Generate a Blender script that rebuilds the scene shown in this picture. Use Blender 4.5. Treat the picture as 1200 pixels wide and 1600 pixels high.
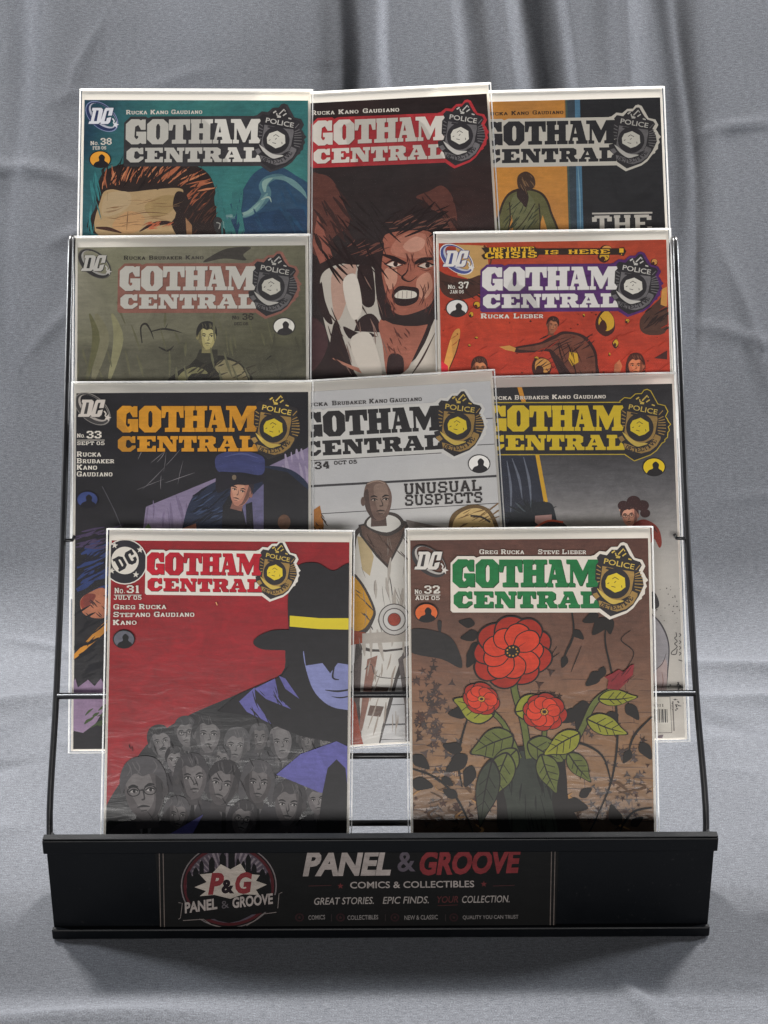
import bpy, bmesh, math, random
import numpy as np
from mathutils import Vector, Matrix
from mathutils.geometry import tessellate_polygon

for o in list(bpy.data.objects):
    bpy.data.objects.remove(o, do_unlink=True)
SC = bpy.context.scene
COL = SC.collection
R = math.radians

# ------------------------------------------------------------------ camera
F_PX = 2756.0                      # focal length in pixels of the 1200 x 1600 photograph
cam_d = bpy.data.cameras.new('camera')
cam_d.sensor_fit = 'VERTICAL'
cam_d.sensor_height = 36.0
cam_d.lens = F_PX / 1600.0 * 36.0
cam_d.clip_start = 0.05
cam_d.clip_end = 60.0
cam = bpy.data.objects.new('camera', cam_d)
COL.objects.link(cam)
CAM_M = (Matrix.Translation((0.0, -1.0035, 0.770))
         @ Matrix.Rotation(R(66.0), 4, 'X') @ Matrix.Rotation(R(-0.26), 4, 'Z'))
cam.matrix_world = CAM_M
SC.camera = cam
CAM_P = CAM_M.to_translation()
CAM_R = CAM_M.to_3x3()

# ------------------------------------------------------------------ light
world = bpy.data.worlds.new('World')
SC.world = world
world.use_nodes = True
bg = world.node_tree.nodes['Background']
bg.inputs['Color'].default_value = (0.80, 0.88, 1.0, 1)
bg.inputs['Strength'].default_value = 0.03


def area_lamp(name, loc, target, sx, sy, power, color):
    d = bpy.data.lights.new(name, 'AREA')
    d.shape = 'RECTANGLE'
    d.size, d.size_y = sx, sy
    d.energy = power
    d.color = color
    o = bpy.data.objects.new(name, d)
    COL.objects.link(o)
    o.location = loc
    o.rotation_euler = (Vector(target) - Vector(loc)).to_track_quat('-Z', 'Y').to_euler()
    return o


# two windows high behind the rack (the key), unseen lamps added low at the sides to rake the curtain folds, and the dim room in front
for s_ in (-1, 1):
    area_lamp('window_key_lamp', (s_ * 1.20, 1.47, 2.02), (0.0, 0.12, 0.15), 0.34, 0.26, 215.0, (1.0, 0.97, 0.93))
area_lamp('side_fill_lamp', (-1.85, 0.62, 1.00), (0.10, 0.75, 0.40), 0.30, 0.45, 105.0, (0.95, 0.97, 1.0))
area_lamp('side_fill_lamp', (1.85, 0.62, 1.00), (-0.10, 0.75, 0.40), 0.30, 0.45, 82.0, (0.95, 0.97, 1.0))
area_lamp('room_fill_lamp', (0.0, -3.2, 0.98), (0.0, 0.1, 0.25), 2.6, 0.75, 91.0, (1.0, 0.975, 0.95))

SC.view_settings.view_transform = 'Standard'
SC.view_settings.look = 'None'
SC.view_settings.exposure = 0.0
SC.view_settings.gamma = 1.0
SC.view_settings.use_curve_mapping = False
SC.cycles.use_denoising = True
SC.cycles.max_bounces = 10
SC.cycles.transparent_max_bounces = 24
SC.cycles.caustics_reflective = False
SC.cycles.caustics_refractive = False

INK_E = 0.72                       # light a cover gets: photographed colour / this = printed colour


# ------------------------------------------------------------------ helpers
def lin(c):
    c = c / 255.0
    return c / 12.92 if c <= 0.04045 else ((c + 0.055) / 1.055) ** 2.4


def ink(rgb):
    """printed colour (linear) that photographs as this 8-bit sRGB colour"""
    return tuple(min(0.85, max(0.004, (lin(v) - 0.010) / INK_E)) for v in rgb)


def mix(a, b, t):
    t = min(1.0, max(0.0, t))
    return tuple(x + (y - x) * t for x, y in zip(a, b))


def ray(px, py):
    return (CAM_R @ Vector(((px - 600.0) / F_PX, (800.0 - py) / F_PX, -1.0)))


def hit(px, py, p0, n):
    d = ray(px, py)
    t = (Vector(p0) - CAM_P).dot(n) / d.dot(n)
    return CAM_P + d * t


def link(name, me, mats=(), parent=None, smooth=False):
    for m in mats:
        me.materials.append(m)
    if smooth:
        for p in me.polygons:
            p.use_smooth = True
    o = bpy.data.objects.new(name, me)
    COL.objects.link(o)
    if parent is not None:
        o.parent = parent
    return o


def from_bm(name, bm, mats=(), parent=None, smooth=False):
    me = bpy.data.meshes.new(name)
    bm.to_mesh(me)
    bm.free()
    return link(name, me, mats, parent, smooth)


def empty(name, mat, label, cat, group=None):
    o = bpy.data.objects.new(name, None)
    COL.objects.link(o)
    o.matrix_world = mat
    o.empty_display_size = 0.05
    o['label'] = label
    o['category'] = cat
    if group:
        o['group'] = group
    return o


def bm_box(bm, lo, hi, bev=0.0, mi=0):
    r = bmesh.ops.create_cube(bm, size=1.0)
    c = [(a + b) / 2 for a, b in zip(lo, hi)]
    s = [b - a for a, b in zip(lo, hi)]
    for v in r['verts']:
        v.co = Vector((v.co.x * s[0] + c[0], v.co.y * s[1] + c[1], v.co.z * s[2] + c[2]))
    fs = set(f for v in r['verts'] for f in v.link_faces)
    for f in fs:
        f.material_index = mi
    if bev > 0:
        es = set(e for v in r['verts'] for e in v.link_edges)
        bmesh.ops.bevel(bm, geom=list(es), offset=bev, segments=2, profile=0.5, affect='EDGES')


def bm_tube(bm, pts, rad, seg=12, cap=True):
    pts = [Vector(p) for p in pts]
    rings = []
    ref = Vector((0, 0, 1))
    for i, p in enumerate(pts):
        a = pts[max(0, i - 1)]
        b = pts[min(len(pts) - 1, i + 1)]
        t = (b - a).normalized()
        if abs(t.dot(ref)) > 0.95:
            ref = Vector((0, 1, 0)) if abs(t.y) < 0.9 else Vector((1, 0, 0))
        u = (ref - t * ref.dot(t)).normalized()
        ref = u
        w = t.cross(u)
        rings.append([bm.verts.new(p + u * math.cos(k * 2 * math.pi / seg) * rad
                                   + w * math.sin(k * 2 * math.pi / seg) * rad) for k in range(seg)])
    for a, b in zip(rings, rings[1:]):
        for k in range(seg):
            bm.faces.new((a[k], a[(k + 1) % seg], b[(k + 1) % seg], b[k]))
    if cap:
        bm.faces.new(list(reversed(rings[0])))
        bm.faces.new(rings[-1])


def new_mat(name):
    m = bpy.data.materials.new(name)
    m.use_nodes = True
    nt = m.node_tree
    nt.nodes.clear()
    out = nt.nodes.new('ShaderNodeOutputMaterial')
    return m, nt, out


def N(nt, t, **kw):
    n = nt.nodes.new(t)
    for k, v in kw.items():
        if hasattr(n, k):
            setattr(n, k, v)
        else:
            n.inputs[k.replace('_', ' ')].default_value = v
    return n


def noise(nt, scale, detail=4.0, rough=0.55, coord='Object', vec=None):
    n = nt.nodes.new('ShaderNodeTexNoise')
    n.inputs['Scale'].default_value = scale
    n.inputs['Detail'].default_value = detail
    n.inputs['Roughness'].default_value = rough
    if vec is None:
        tc = nt.nodes.new('ShaderNodeTexCoord')
        vec = tc.outputs[coord]
    nt.links.new(vec, n.inputs['Vector'])
    return n


def maprange(nt, src, lo, hi, a, b):
    m = nt.nodes.new('ShaderNodeMapRange')
    m.inputs['From Min'].default_value = lo
    m.inputs['From Max'].default_value = hi
    m.inputs['To Min'].default_value = a
    m.inputs['To Max'].default_value = b
    nt.links.new(src, m.inputs['Value'])
    return m.outputs['Result']


# ------------------------------------------------------------------ materials
def mat_ink():
    """printed paper: the ink colour, grain of the stock, uneven washes and dry-brush streaks"""
    m, nt, out = new_mat('printed_ink')
    b = N(nt, 'ShaderNodeBsdfPrincipled')
    at = N(nt, 'ShaderNodeAttribute')
    at.attribute_name = 'ink'
    tc = N(nt, 'ShaderNodeTexCoord')
    oi = N(nt, 'ShaderNodeObjectInfo')
    sc_ = N(nt, 'ShaderNodeVectorMath', operation='SCALE')
    nt.links.new(oi.outputs['Location'], sc_.inputs[0])
    sc_.inputs['Scale'].default_value = 5.1
    av = N(nt, 'ShaderNodeVectorMath', operation='ADD')
    nt.links.new(tc.outputs['Object'], av.inputs[0])
    nt.links.new(sc_.outputs[0], av.inputs[1])
    n1 = noise(nt, 1500.0, 2.0, vec=av.outputs[0])
    n2 = noise(nt, 55.0, 6.0, 0.72, vec=av.outputs[0])
    n2.inputs['Distortion'].default_value = 1.2
    mp = N(nt, 'ShaderNodeMapping')
    mp.inputs['Rotation'].default_value = (0, 0, R(62))
    mp.inputs['Scale'].default_value = (0.16, 1.0, 1.0)
    nt.links.new(av.outputs[0], mp.inputs['Vector'])
    n3 = noise(nt, 420.0, 4.0, 0.7, vec=mp.outputs[0])
    n3.inputs['Distortion'].default_value = 0.4
    a = maprange(nt, n1.outputs['Fac'], 0.3, 0.7, 0.92, 1.08)
    c = maprange(nt, n2.outputs['Fac'], 0.28, 0.72, 0.75, 1.25)
    d = maprange(nt, n3.outputs['Fac'], 0.30, 0.70, 0.84, 1.16)
    mu = N(nt, 'ShaderNodeMath', operation='MULTIPLY')
    nt.links.new(a, mu.inputs[0])
    nt.links.new(c, mu.inputs[1])
    mu2 = N(nt, 'ShaderNodeMath', operation='MULTIPLY')
    nt.links.new(mu.outputs[0], mu2.inputs[0])
    nt.links.new(d, mu2.inputs[1])
    # washes show in mid tones and darks; lettering and flat whites stay clean
    bw = N(nt, 'ShaderNodeRGBToBW')
    nt.links.new(at.outputs['Color'], bw.inputs[0])
    cl = maprange(nt, bw.outputs[0], 0.10, 0.55, 0.0, 0.85)
    fm = N(nt, 'ShaderNodeMix', data_type='FLOAT')
    nt.links.new(cl, fm.inputs[0])
    nt.links.new(mu2.outputs[0], fm.inputs[2])
    fm.inputs[3].default_value = 1.0
    vm = N(nt, 'ShaderNodeVectorMath', operation='SCALE')
    nt.links.new(at.outputs['Color'], vm.inputs[0])
    nt.links.new(fm.outputs[0], vm.inputs['Scale'])
    nt.links.new(vm.outputs[0], b.inputs['Base Color'])
    b.inputs['Roughness'].default_value = 0.45
    b.inputs['Specular IOR Level'].default_value = 0.25
    nt.links.new(b.outputs[0], out.inputs[0])
    return m


def mat_board():
    m, nt, out = new_mat('white_cardboard')
    d = N(nt, 'ShaderNodeBsdfDiffuse')
    t = N(nt, 'ShaderNodeBsdfTranslucent')
    n = noise(nt, 260.0, 4.0)
    r = N(nt, 'ShaderNodeMix', data_type='RGBA')
    nt.links.new(n.outputs['Fac'], r.inputs[0])
    r.inputs[6].default_value = (0.88, 0.84, 0.78, 1)
    r.inputs[7].default_value = (0.88, 0.84, 0.78, 1)
    nt.links.new(r.outputs[2], d.inputs['Color'])
    t.inputs['Color'].default_value = (1.0, 0.93, 0.82, 1)
    mx = N(nt, 'ShaderNodeMixShader')
    mx.inputs[0].default_value = 0.52
    nt.links.new(d.outputs[0], mx.inputs[1])
    nt.links.new(t.outputs[0], mx.inputs[2])
    nt.links.new(mx.outputs[0], out.inputs[0])
    return m


def mat_paper():
    m, nt, out = new_mat('page_paper')
    b = N(nt, 'ShaderNodeBsdfPrincipled')
    n = noise(nt, 3000.0, 2.0)
    r = N(nt, 'ShaderNodeMix', data_type='RGBA')
    nt.links.new(n.outputs['Fac'], r.inputs[0])
    r.inputs[6].default_value = (0.55, 0.51, 0.45, 1)
    r.inputs[7].default_value = (0.78, 0.74, 0.68, 1)
    nt.links.new(r.outputs[2], b.inputs['Base Color'])
    b.inputs['Roughness'].default_value = 0.8
    nt.links.new(b.outputs[0], out.inputs[0])
    return m


def mat_film():
    """clear polypropylene: sees through, faint veil, wrinkled gloss"""
    m, nt, out = new_mat('clear_plastic_film')
    tr = N(nt, 'ShaderNodeBsdfTransparent')
    tr.inputs['Color'].default_value = (0.97, 0.975, 0.975, 1)
    gl = N(nt, 'ShaderNodeBsdfGlossy')
    gl.inputs['Roughness'].default_value = 0.17
    df = N(nt, 'ShaderNodeBsdfDiffuse')
    df.inputs['Color'].default_value = (0.85, 0.86, 0.88, 1)
    tc = N(nt, 'ShaderNodeTexCoord')
    oi = N(nt, 'ShaderNodeObjectInfo')
    av = N(nt, 'ShaderNodeVectorMath', operation='ADD')
    nt.links.new(tc.outputs['Object'], av.inputs[0])
    sc_ = N(nt, 'ShaderNodeVectorMath', operation='SCALE')
    nt.links.new(oi.outputs['Location'], sc_.inputs[0])
    sc_.inputs['Scale'].default_value = 7.3
    nt.links.new(sc_.outputs[0], av.inputs[1])
    mp = N(nt, 'ShaderNodeMapping')
    mp.inputs['Rotation'].default_value = (0, 0, R(-18))
    mp.inputs['Scale'].default_value = (0.35, 1.0, 1.0)
    nt.links.new(av.outputs[0], mp.inputs['Vector'])
    n1 = noise(nt, 85.0, 3.0, 0.5, vec=mp.outputs[0])
    n1.inputs['Distortion'].default_value = 0.6
    bp = N(nt, 'ShaderNodeBump')
    bp.inputs['Strength'].default_value = 0.15
    bp.inputs['Distance'].default_value = 0.002
    nt.links.new(n1.outputs['Fac'], bp.inputs['Height'])
    nt.links.new(bp.outputs[0], gl.inputs['Normal'])
    fr = N(nt, 'ShaderNodeFresnel')
    fr.inputs['IOR'].default_value = 1.33
    nt.links.new(bp.outputs[0], fr.inputs['Normal'])
    m1 = N(nt, 'ShaderNodeMixShader')
    nt.links.new(fr.outputs[0], m1.inputs[0])
    nt.links.new(tr.outputs[0], m1.inputs[1])
    nt.links.new(gl.outputs[0], m1.inputs[2])
    # scuffs: thin long scratches of veil
    n2 = noise(nt, 22.0, 6.0, 0.7, vec=mp.outputs[0])
    veil = maprange(nt, n2.outputs['Fac'], 0.35, 0.75, 0.004, 0.020)
    m2 = N(nt, 'ShaderNodeMixShader')
    nt.links.new(veil, m2.inputs[0])
    nt.links.new(m1.outputs[0], m2.inputs[1])
    nt.links.new(df.outputs[0], m2.inputs[2])
    nt.links.new(m2.outputs[0], out.inputs[0])
    return m


def mat_seam():
    """welded and folded film at the rim of a sleeve: milky, takes the back light"""
    m, nt, out = new_mat('milky_film_edge')
    tr = N(nt, 'ShaderNodeBsdfTransparent')
    tr.inputs['Color'].default_value = (0.95, 0.97, 0.98, 1)
    df = N(nt, 'ShaderNodeBsdfDiffuse')
    df.inputs['Color'].default_value = (0.86, 0.87, 0.88, 1)
    tl = N(nt, 'ShaderNodeBsdfTranslucent')
    tl.inputs['Color'].default_value = (0.95, 0.93, 0.90, 1)
    gl = N(nt, 'ShaderNodeBsdfGlossy')
    gl.inputs['Roughness'].default_value = 0.2
    a = N(nt, 'ShaderNodeMixShader')
    a.inputs[0].default_value = 0.55
    nt.links.new(df.outputs[0], a.inputs[1])
    nt.links.new(tl.outputs[0], a.inputs[2])
    b = N(nt, 'ShaderNodeMixShader')
    b.inputs[0].default_value = 0.12
    nt.links.new(a.outputs[0], b.inputs[1])
    nt.links.new(gl.outputs[0], b.inputs[2])
    n = noise(nt, 120.0, 4.0, 0.6)
    f = maprange(nt, n.outputs['Fac'], 0.3, 0.7, 0.55, 0.85)
    c = N(nt, 'ShaderNodeMixShader')
    nt.links.new(f, c.inputs[0])
    nt.links.new(tr.outputs[0], c.inputs[1])
    nt.links.new(b.outputs[0], c.inputs[2])
    nt.links.new(c.outputs[0], out.inputs[0])
    return m


def mat_black(name, rough, spec, col=(0.006, 0.0065, 0.0075)):
    m, nt, out = new_mat(name)
    b = N(nt, 'ShaderNodeBsdfPrincipled')
    n = noise(nt, 900.0, 3.0)
    n2 = noise(nt, 14.0, 5.0, 0.6)
    r = N(nt, 'ShaderNodeMix', data_type='RGBA')
    nt.links.new(n2.outputs['Fac'], r.inputs[0])
    r.inputs[6].default_value = (*col, 1)
    r.inputs[7].default_value = (*(v * 1.5 for v in col), 1)
    ds = noise(nt, 330.0, 2.0, 0.5)
    sc2 = noise(nt, 9.0, 5.0, 0.7)
    dm = N(nt, 'ShaderNodeMath', operation='MULTIPLY')
    nt.links.new(maprange(nt, ds.outputs['Fac'], 0.68, 0.74, 0.0, 0.5), dm.inputs[0])
    nt.links.new(maprange(nt, sc2.outputs['Fac'], 0.45, 0.65, 0.0, 1.0), dm.inputs[1])
    r2 = N(nt, 'ShaderNodeMix', data_type='RGBA')
    nt.links.new(dm.outputs[0], r2.inputs[0])
    nt.links.new(r.outputs[2], r2.inputs[6])
    r2.inputs[7].default_value = (0.022, 0.022, 0.022, 1)
    nt.links.new(r2.outputs[2], b.inputs['Base Color'])
    nt.links.new(maprange(nt, n2.outputs['Fac'], 0.3, 0.7, rough - 0.06, rough + 0.08), b.inputs['Roughness'])
    b.inputs['Specular IOR Level'].default_value = spec
    bp = N(nt, 'ShaderNodeBump')
    bp.inputs['Strength'].default_value = 0.12
    bp.inputs['Distance'].default_value = 0.0004
    nt.links.new(n.outputs['Fac'], bp.inputs['Height'])
    nt.links.new(bp.outputs[0], b.inputs['Normal'])
    nt.links.new(b.outputs[0], out.inputs[0])
    return m


def mat_cloth():
    m, nt, out = new_mat('grey_woven_cloth')
    tc = N(nt, 'ShaderNodeTexCoord')
    uv = tc.outputs['UV']
    wa = N(nt, 'ShaderNodeTexWave', wave_type='BANDS', bands_direction='X')
    wa.inputs['Scale'].default_value = 420.0
    wa.inputs['Distortion'].default_value = 1.5
    wa.inputs['Detail'].default_value = 1.0
    wb = N(nt, 'ShaderNodeTexWave', wave_type='BANDS', bands_direction='Y')
    wb.inputs['Scale'].default_value = 420.0
    wb.inputs['Distortion'].default_value = 1.5
    wb.inputs['Detail'].default_value = 1.0
    nt.links.new(uv, wa.inputs['Vector'])
    nt.links.new(uv, wb.inputs['Vector'])
    ad = N(nt, 'ShaderNodeMath', operation='ADD')
    nt.links.new(wa.outputs['Fac'], ad.inputs[0])
    nt.links.new(wb.outputs['Fac'], ad.inputs[1])
    sp = noise(nt, 1050.0, 2.0, 0.6, vec=uv)
    # slubs: short threads, stretched along the weft
    mp = N(nt, 'ShaderNodeMapping')
    mp.inputs['Scale'].default_value = (0.30, 1.0, 1.0)
    nt.links.new(uv, mp.inputs['Vector'])
    sl = noise(nt, 640.0, 2.0, 0.6, vec=mp.outputs[0])
    big = noise(nt, 5.0, 4.0, 0.6, vec=uv)
    f1 = maprange(nt, sp.outputs['Fac'], 0.30, 0.70, 0.66, 1.34)
    f2 = maprange(nt, sl.outputs['Fac'], 0.30, 0.72, 0.80, 1.20)
    f3 = maprange(nt, big.outputs['Fac'], 0.3, 0.7, 0.92, 1.08)
    m1 = N(nt, 'ShaderNodeMath', operation='MULTIPLY')
    nt.links.new(f1, m1.inputs[0])
    nt.links.new(f2, m1.inputs[1])
    m2 = N(nt, 'ShaderNodeMath', operation='MULTIPLY')
    nt.links.new(m1.outputs[0], m2.inputs[0])
    nt.links.new(f3, m2.inputs[1])
    vm = N(nt, 'ShaderNodeVectorMath', operation='SCALE')
    vm.inputs[0].default_value = CLOTH_RGB
    nt.links.new(m2.outputs[0], vm.inputs['Scale'])
    df = N(nt, 'ShaderNodeBsdfDiffuse')
    df.inputs['Roughness'].default_value = 0.6
    tl = N(nt, 'ShaderNodeBsdfTranslucent')
    sh = N(nt, 'ShaderNodeBsdfSheen')
    nt.links.new(vm.outputs[0], df.inputs['Color'])
    nt.links.new(vm.outputs[0], tl.inputs['Color'])
    bp = N(nt, 'ShaderNodeBump')
    bp.inputs['Strength'].default_value = 0.35
    bp.inputs['Distance'].default_value = 0.0006
    hh = N(nt, 'ShaderNodeMath', operation='ADD')
    nt.links.new(ad.outputs[0], hh.inputs[0])
    nt.links.new(sp.outputs['Fac'], hh.inputs[1])
    nt.links.new(hh.outputs[0], bp.inputs['Height'])
    nt.links.new(bp.outputs[0], df.inputs['Normal'])
    mx = N(nt, 'ShaderNodeMixShader')
    mx.inputs[0].default_value = 0.22
    nt.links.new(df.outputs[0], mx.inputs[1])
    nt.links.new(tl.outputs[0], mx.inputs[2])
    nt.links.new(mx.outputs[0], out.inputs[0])
    nt.nodes.remove(sh)
    return m


CLOTH_RGB = (0.116, 0.121, 0.134)
M_INK = mat_ink()
M_BOARD = mat_board()
M_PAPER = mat_paper()
M_FILM = mat_film()
M_SEAM = mat_seam()
M_TRAY = mat_black('black_painted_sheet_metal', 0.36, 0.12, (0.0016, 0.0020, 0.0027))
M_WIRE = mat_black('black_coated_wire', 0.30, 0.45, (0.007, 0.007, 0.008))
M_CLOTH = mat_cloth()

# ------------------------------------------------------------------ backdrop cloth
def build_backdrop():
    """one sheet: table, sweep, and a curtain that leans back"""
    y0, yb, rad = -1.5, 0.40, 0.13
    slope = R(53.0)
    prof = []                                   # (s, y, z, tangent angle)
    s = 0.0
    ys = np.concatenate([np.linspace(y0, -0.3, 40), np.linspace(-0.29, yb, 150)])
    for i, y in enumerate(ys):
        prof.append((y - y0, y, 0.0, 0.0))
    s = yb - y0
    for a in np.linspace(0, slope, 30)[1:]:
        prof.append((s + rad * a, yb + rad * math.sin(a), rad * (1 - math.cos(a)), a))
    s += rad * slope
    ey, ez = yb + rad * math.sin(slope), rad * (1 - math.cos(slope))
    for d in np.linspace(0, 0.80, 150)[1:]:
        prof.append((s + d, ey + d * math.cos(slope), ez + d * math.sin(slope), slope))
    prof = np.array(prof)
    xs = np.concatenate([np.linspace(-1.6, -0.78, 60), np.linspace(-0.77, 0.77, 520), np.linspace(0.78, 1.6, 60)])
    S, X = np.meshgrid(prof[:, 0], xs, indexing='ij')
    Y = np.repeat(prof[:, 1:2], len(xs), 1)
    Z = np.repeat(prof[:, 2:3], len(xs), 1)
    A = np.repeat(prof[:, 3:4], len(xs), 1)
    rng = np.random.default_rng(11)

    def smooth_noise(u, v, seed):
        r = np.random.default_rng(seed)
        tot = np.zeros_like(u)
        for k in range(9):
            fx, fy = r.normal(0, 1, 2)
            tot += np.sin(u * fx + v * fy + r.uniform(0, 6.28))
        return tot / 3.0

    hgt = np.clip((S - (yb - y0)) / 0.85, 0, 1)         # 0 on the table, 1 at the top of the curtain
    wall = np.clip((S - (yb - y0) + 0.05) / 0.25, 0, 1)
    wall = wall * wall * (3 - 2 * wall)
    D = np.zeros_like(X)
    # long hanging folds: (x at the top, drift towards the bottom, width, height, fade start)
    folds = [(-0.47, -0.02, 0.050, 0.005, 0.0), (-0.335, -0.01, 0.022, 0.005, 0.15), (-0.25, 0.00, 0.060, -0.012, 0.2),
             (-0.155, 0.03, 0.040, 0.011, 0.3), (-0.075, 0.04, 0.030, -0.014, 0.45), (0.118, 0.02, 0.014, 0.012, 0.3),
             (0.155, 0.01, 0.020, -0.010, 0.4), (0.225, 0.07, 0.012, 0.012, 0.4), (0.265, 0.05, 0.022, -0.009, 0.3),
             (0.40, 0.01, 0.045, 0.007, 0.05), (0.345, -0.02, 0.012, 0.004, 0.1), (0.50, 0.01, 0.040, -0.005, 0.0),
             (-0.62, -0.02, 0.05, 0.014, 0.0), (0.62, 0.02, 0.05, 0.014, 0.0)]
    for (xt, dr, w, h, fs) in folds:
        xc = xt + dr * (1 - hgt) + 0.010 * np.sin(S * 9 + xt * 40)
        ww = w * (1.0 + 0.9 * (1 - hgt))
        fade = np.clip((hgt - fs * 0.6) / (0.55 - 0.2 * fs), 0, 1)
        fade = fade * fade * (3 - 2 * fade)
        D += 1.05 * h * np.exp(-np.abs((X - xc) / ww) ** 1.7) * fade
    # laps: the cloth folded over itself, a soft step with one crisp side
    for (xt, dr, w, W, h, fs) in ((0.004, 0.012, 0.0035, 0.075, 0.0090, 0.62), (0.066, 0.03, 0.006, 0.05, -0.0060, 0.55), (-0.045, 0.02, 0.008, 0.06, -0.0060, 0.68),
                                  (0.178, 0.03, 0.004, 0.05, 0.0055, 0.55), (0.30, 0.01, 0.005, 0.06, -0.0040, 0.35), (-0.36, 0.0, 0.010, 0.07, 0.0035, 0.30)):
        xc = xt + dr * (1 - hgt) + 0.006 * np.sin(S * 14 + xt * 60)
        fade = np.clip((hgt - fs * 0.75) / 0.22, 0, 1)
        fade = fade * fade * (3 - 2 * fade)
        D += h * np.tanh((X - xc) / w) * np.exp(-((X - xc) / W) ** 2) * fade
    # gentle waves everywhere
    D += 0.0016 * smooth_noise(X * 12, S * 3.0, 3) * (0.4 + 0.6 * wall)
    D += 0.0008 * smooth_noise(X * 26, S * 15.0, 5)
    # creases lying diagonally where curtain meets table: (x0, s0, x1, s1, w, h)
    b = yb - y0
    cr = [(0.20, b - 0.01, 0.62, b - 0.10, 0.011, 0.0045), (0.22, b - 0.07, 0.65, b - 0.15, 0.010, 0.0045),
          (0.24, b - 0.11, 0.60, b - 0.21, 0.010, -0.004), (0.20, b + 0.14, 0.33, b + 0.06, 0.006, 0.0015),
          (0.28, b + 0.36, 0.42, b + 0.30, 0.004, 0.0018), (0.30, b + 0.55, 0.43, b + 0.56, 0.003, 0.0022),
          (-0.60, b - 0.42, -0.22, b - 0.25, 0.012, 0.0045), (-0.60, b - 0.50, -0.26, b - 0.34, 0.010, 0.004),
          (-0.60, b - 0.30, -0.24, b - 0.16, 0.014, -0.004), (-0.55, b - 0.20, -0.22, b - 0.05, 0.016, 0.004),
          (-0.40, b - 0.455, -0.16, b - 0.438, 0.0035, 0.0022), (-0.42, b - 0.53, -0.05, b - 0.485, 0.010, 0.0030),
          (0.14, b - 0.425, 0.19, b - 0.53, 0.006, 0.0025), (0.18, b - 0.44, 0.45, b - 0.535, 0.007, 0.0034),
          (0.20, b - 0.36, 0.36, b - 0.42, 0.006, 0.0030), (0.26, b - 0.28, 0.55, b - 0.34, 0.010, 0.0035),
          (-0.36, b + 0.30, -0.27, b + 0.40, 0.005, 0.0012), 
          (-0.34, b + 0.43, -0.24, b + 0.47, 0.005, 0.0025), (-0.45, b + 0.52, -0.28, b + 0.50, 0.006, 0.0025),
           (0.32, b + 0.46, 0.38, b + 0.22, 0.006, 0.003)]
    rr = random.Random(4)
    for _ in range(170):
        x0 = rr.uniform(-0.6, 0.6)
        s0 = b + rr.uniform(-0.6, 0.75)
        a = rr.uniform(-0.5, 0.5) + (math.pi / 2 if s0 > b + 0.2 and rr.random() < 0.6 else 0)
        L = rr.uniform(0.03, 0.14)
        cr.append((x0, s0, x0 + L * math.cos(a), s0 + L * math.sin(a), rr.uniform(0.0022, 0.006), rr.uniform(-0.0009, 0.0013)))
    for (x0, s0, x1, s1, w, h) in cr:
        dx, ds = x1 - x0, s1 - s0
        L2 = dx * dx + ds * ds
        t = ((X - x0) * dx + (S - s0) * ds) / L2
        L = math.sqrt(L2)
        bow = 0.10 * L * np.sin(np.clip(t, 0, 1) * 3.14)
        dist = ((X - x0) * -ds + (S - s0) * dx) / L - bow * 0.5
        along = np.clip(1.15 - np.abs(t - 0.5) * 2.1, 0, 1)
        along = along * along * (3 - 2 * along)
        D += (2.6 if s0 < b + 0.05 else 1.25) * h * np.exp(-np.abs(dist / w) ** 1.4) * along
    # the cloth lies flat under the rack
    flat = np.clip((np.abs(X) - 0.26) / 0.05, 0, 1) + np.clip((-0.03 - Y) / 0.05, 0, 1) + np.clip((Y - 0.22) / 0.06, 0, 1)
    flat = np.clip(flat, 0, 1)
    D = D * flat + (0.0 if True else 0)
    D -= 0.0005
    D = np.where(S < b, np.maximum(D, -0.004), D)
    Yd = Y - np.sin(A) * D
    Zd = Z + np.cos(A) * D
    ny, nx = X.shape
    co = np.stack([X, Yd, Zd], -1).reshape(-1, 3)
    me = bpy.data.meshes.new('cloth_backdrop')
    idx = np.arange(ny * nx).reshape(ny, nx)
    q = np.stack([idx[:-1, :-1], idx[:-1, 1:], idx[1:, 1:], idx[1:, :-1]], -1).reshape(-1, 4)
    me.from_pydata(co.tolist(), [], q.tolist())
    uvl = me.uv_layers.new(name='UVMap')
    uv = np.stack([X, S], -1).reshape(-1, 2)
    uvl.data.foreach_set('uv', uv[q.reshape(-1)].astype(np.float32).ravel())
    o = link('cloth_backdrop', me, [M_CLOTH], None, True)
    o['kind'] = 'structure'
    o['label'] = 'grey woven cloth spread on the table and draped up behind the rack'
    o['category'] = 'backdrop'
    return o


build_backdrop()

# ------------------------------------------------------------------ rack
CX = -0.0035
TH = R(28.5)                                     # how far the comics lean back
NRM = Vector((0, -math.cos(TH), math.sin(TH)))
UPV = Vector((0, math.sin(TH), math.cos(TH)))
LIP_H = 0.0812

rack = empty('display_rack', Matrix.Translation((CX, 0.0, 0.0)),
             'black wire rack with a deep sheet metal tray at the front, full of comics', 'display rack')


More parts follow.
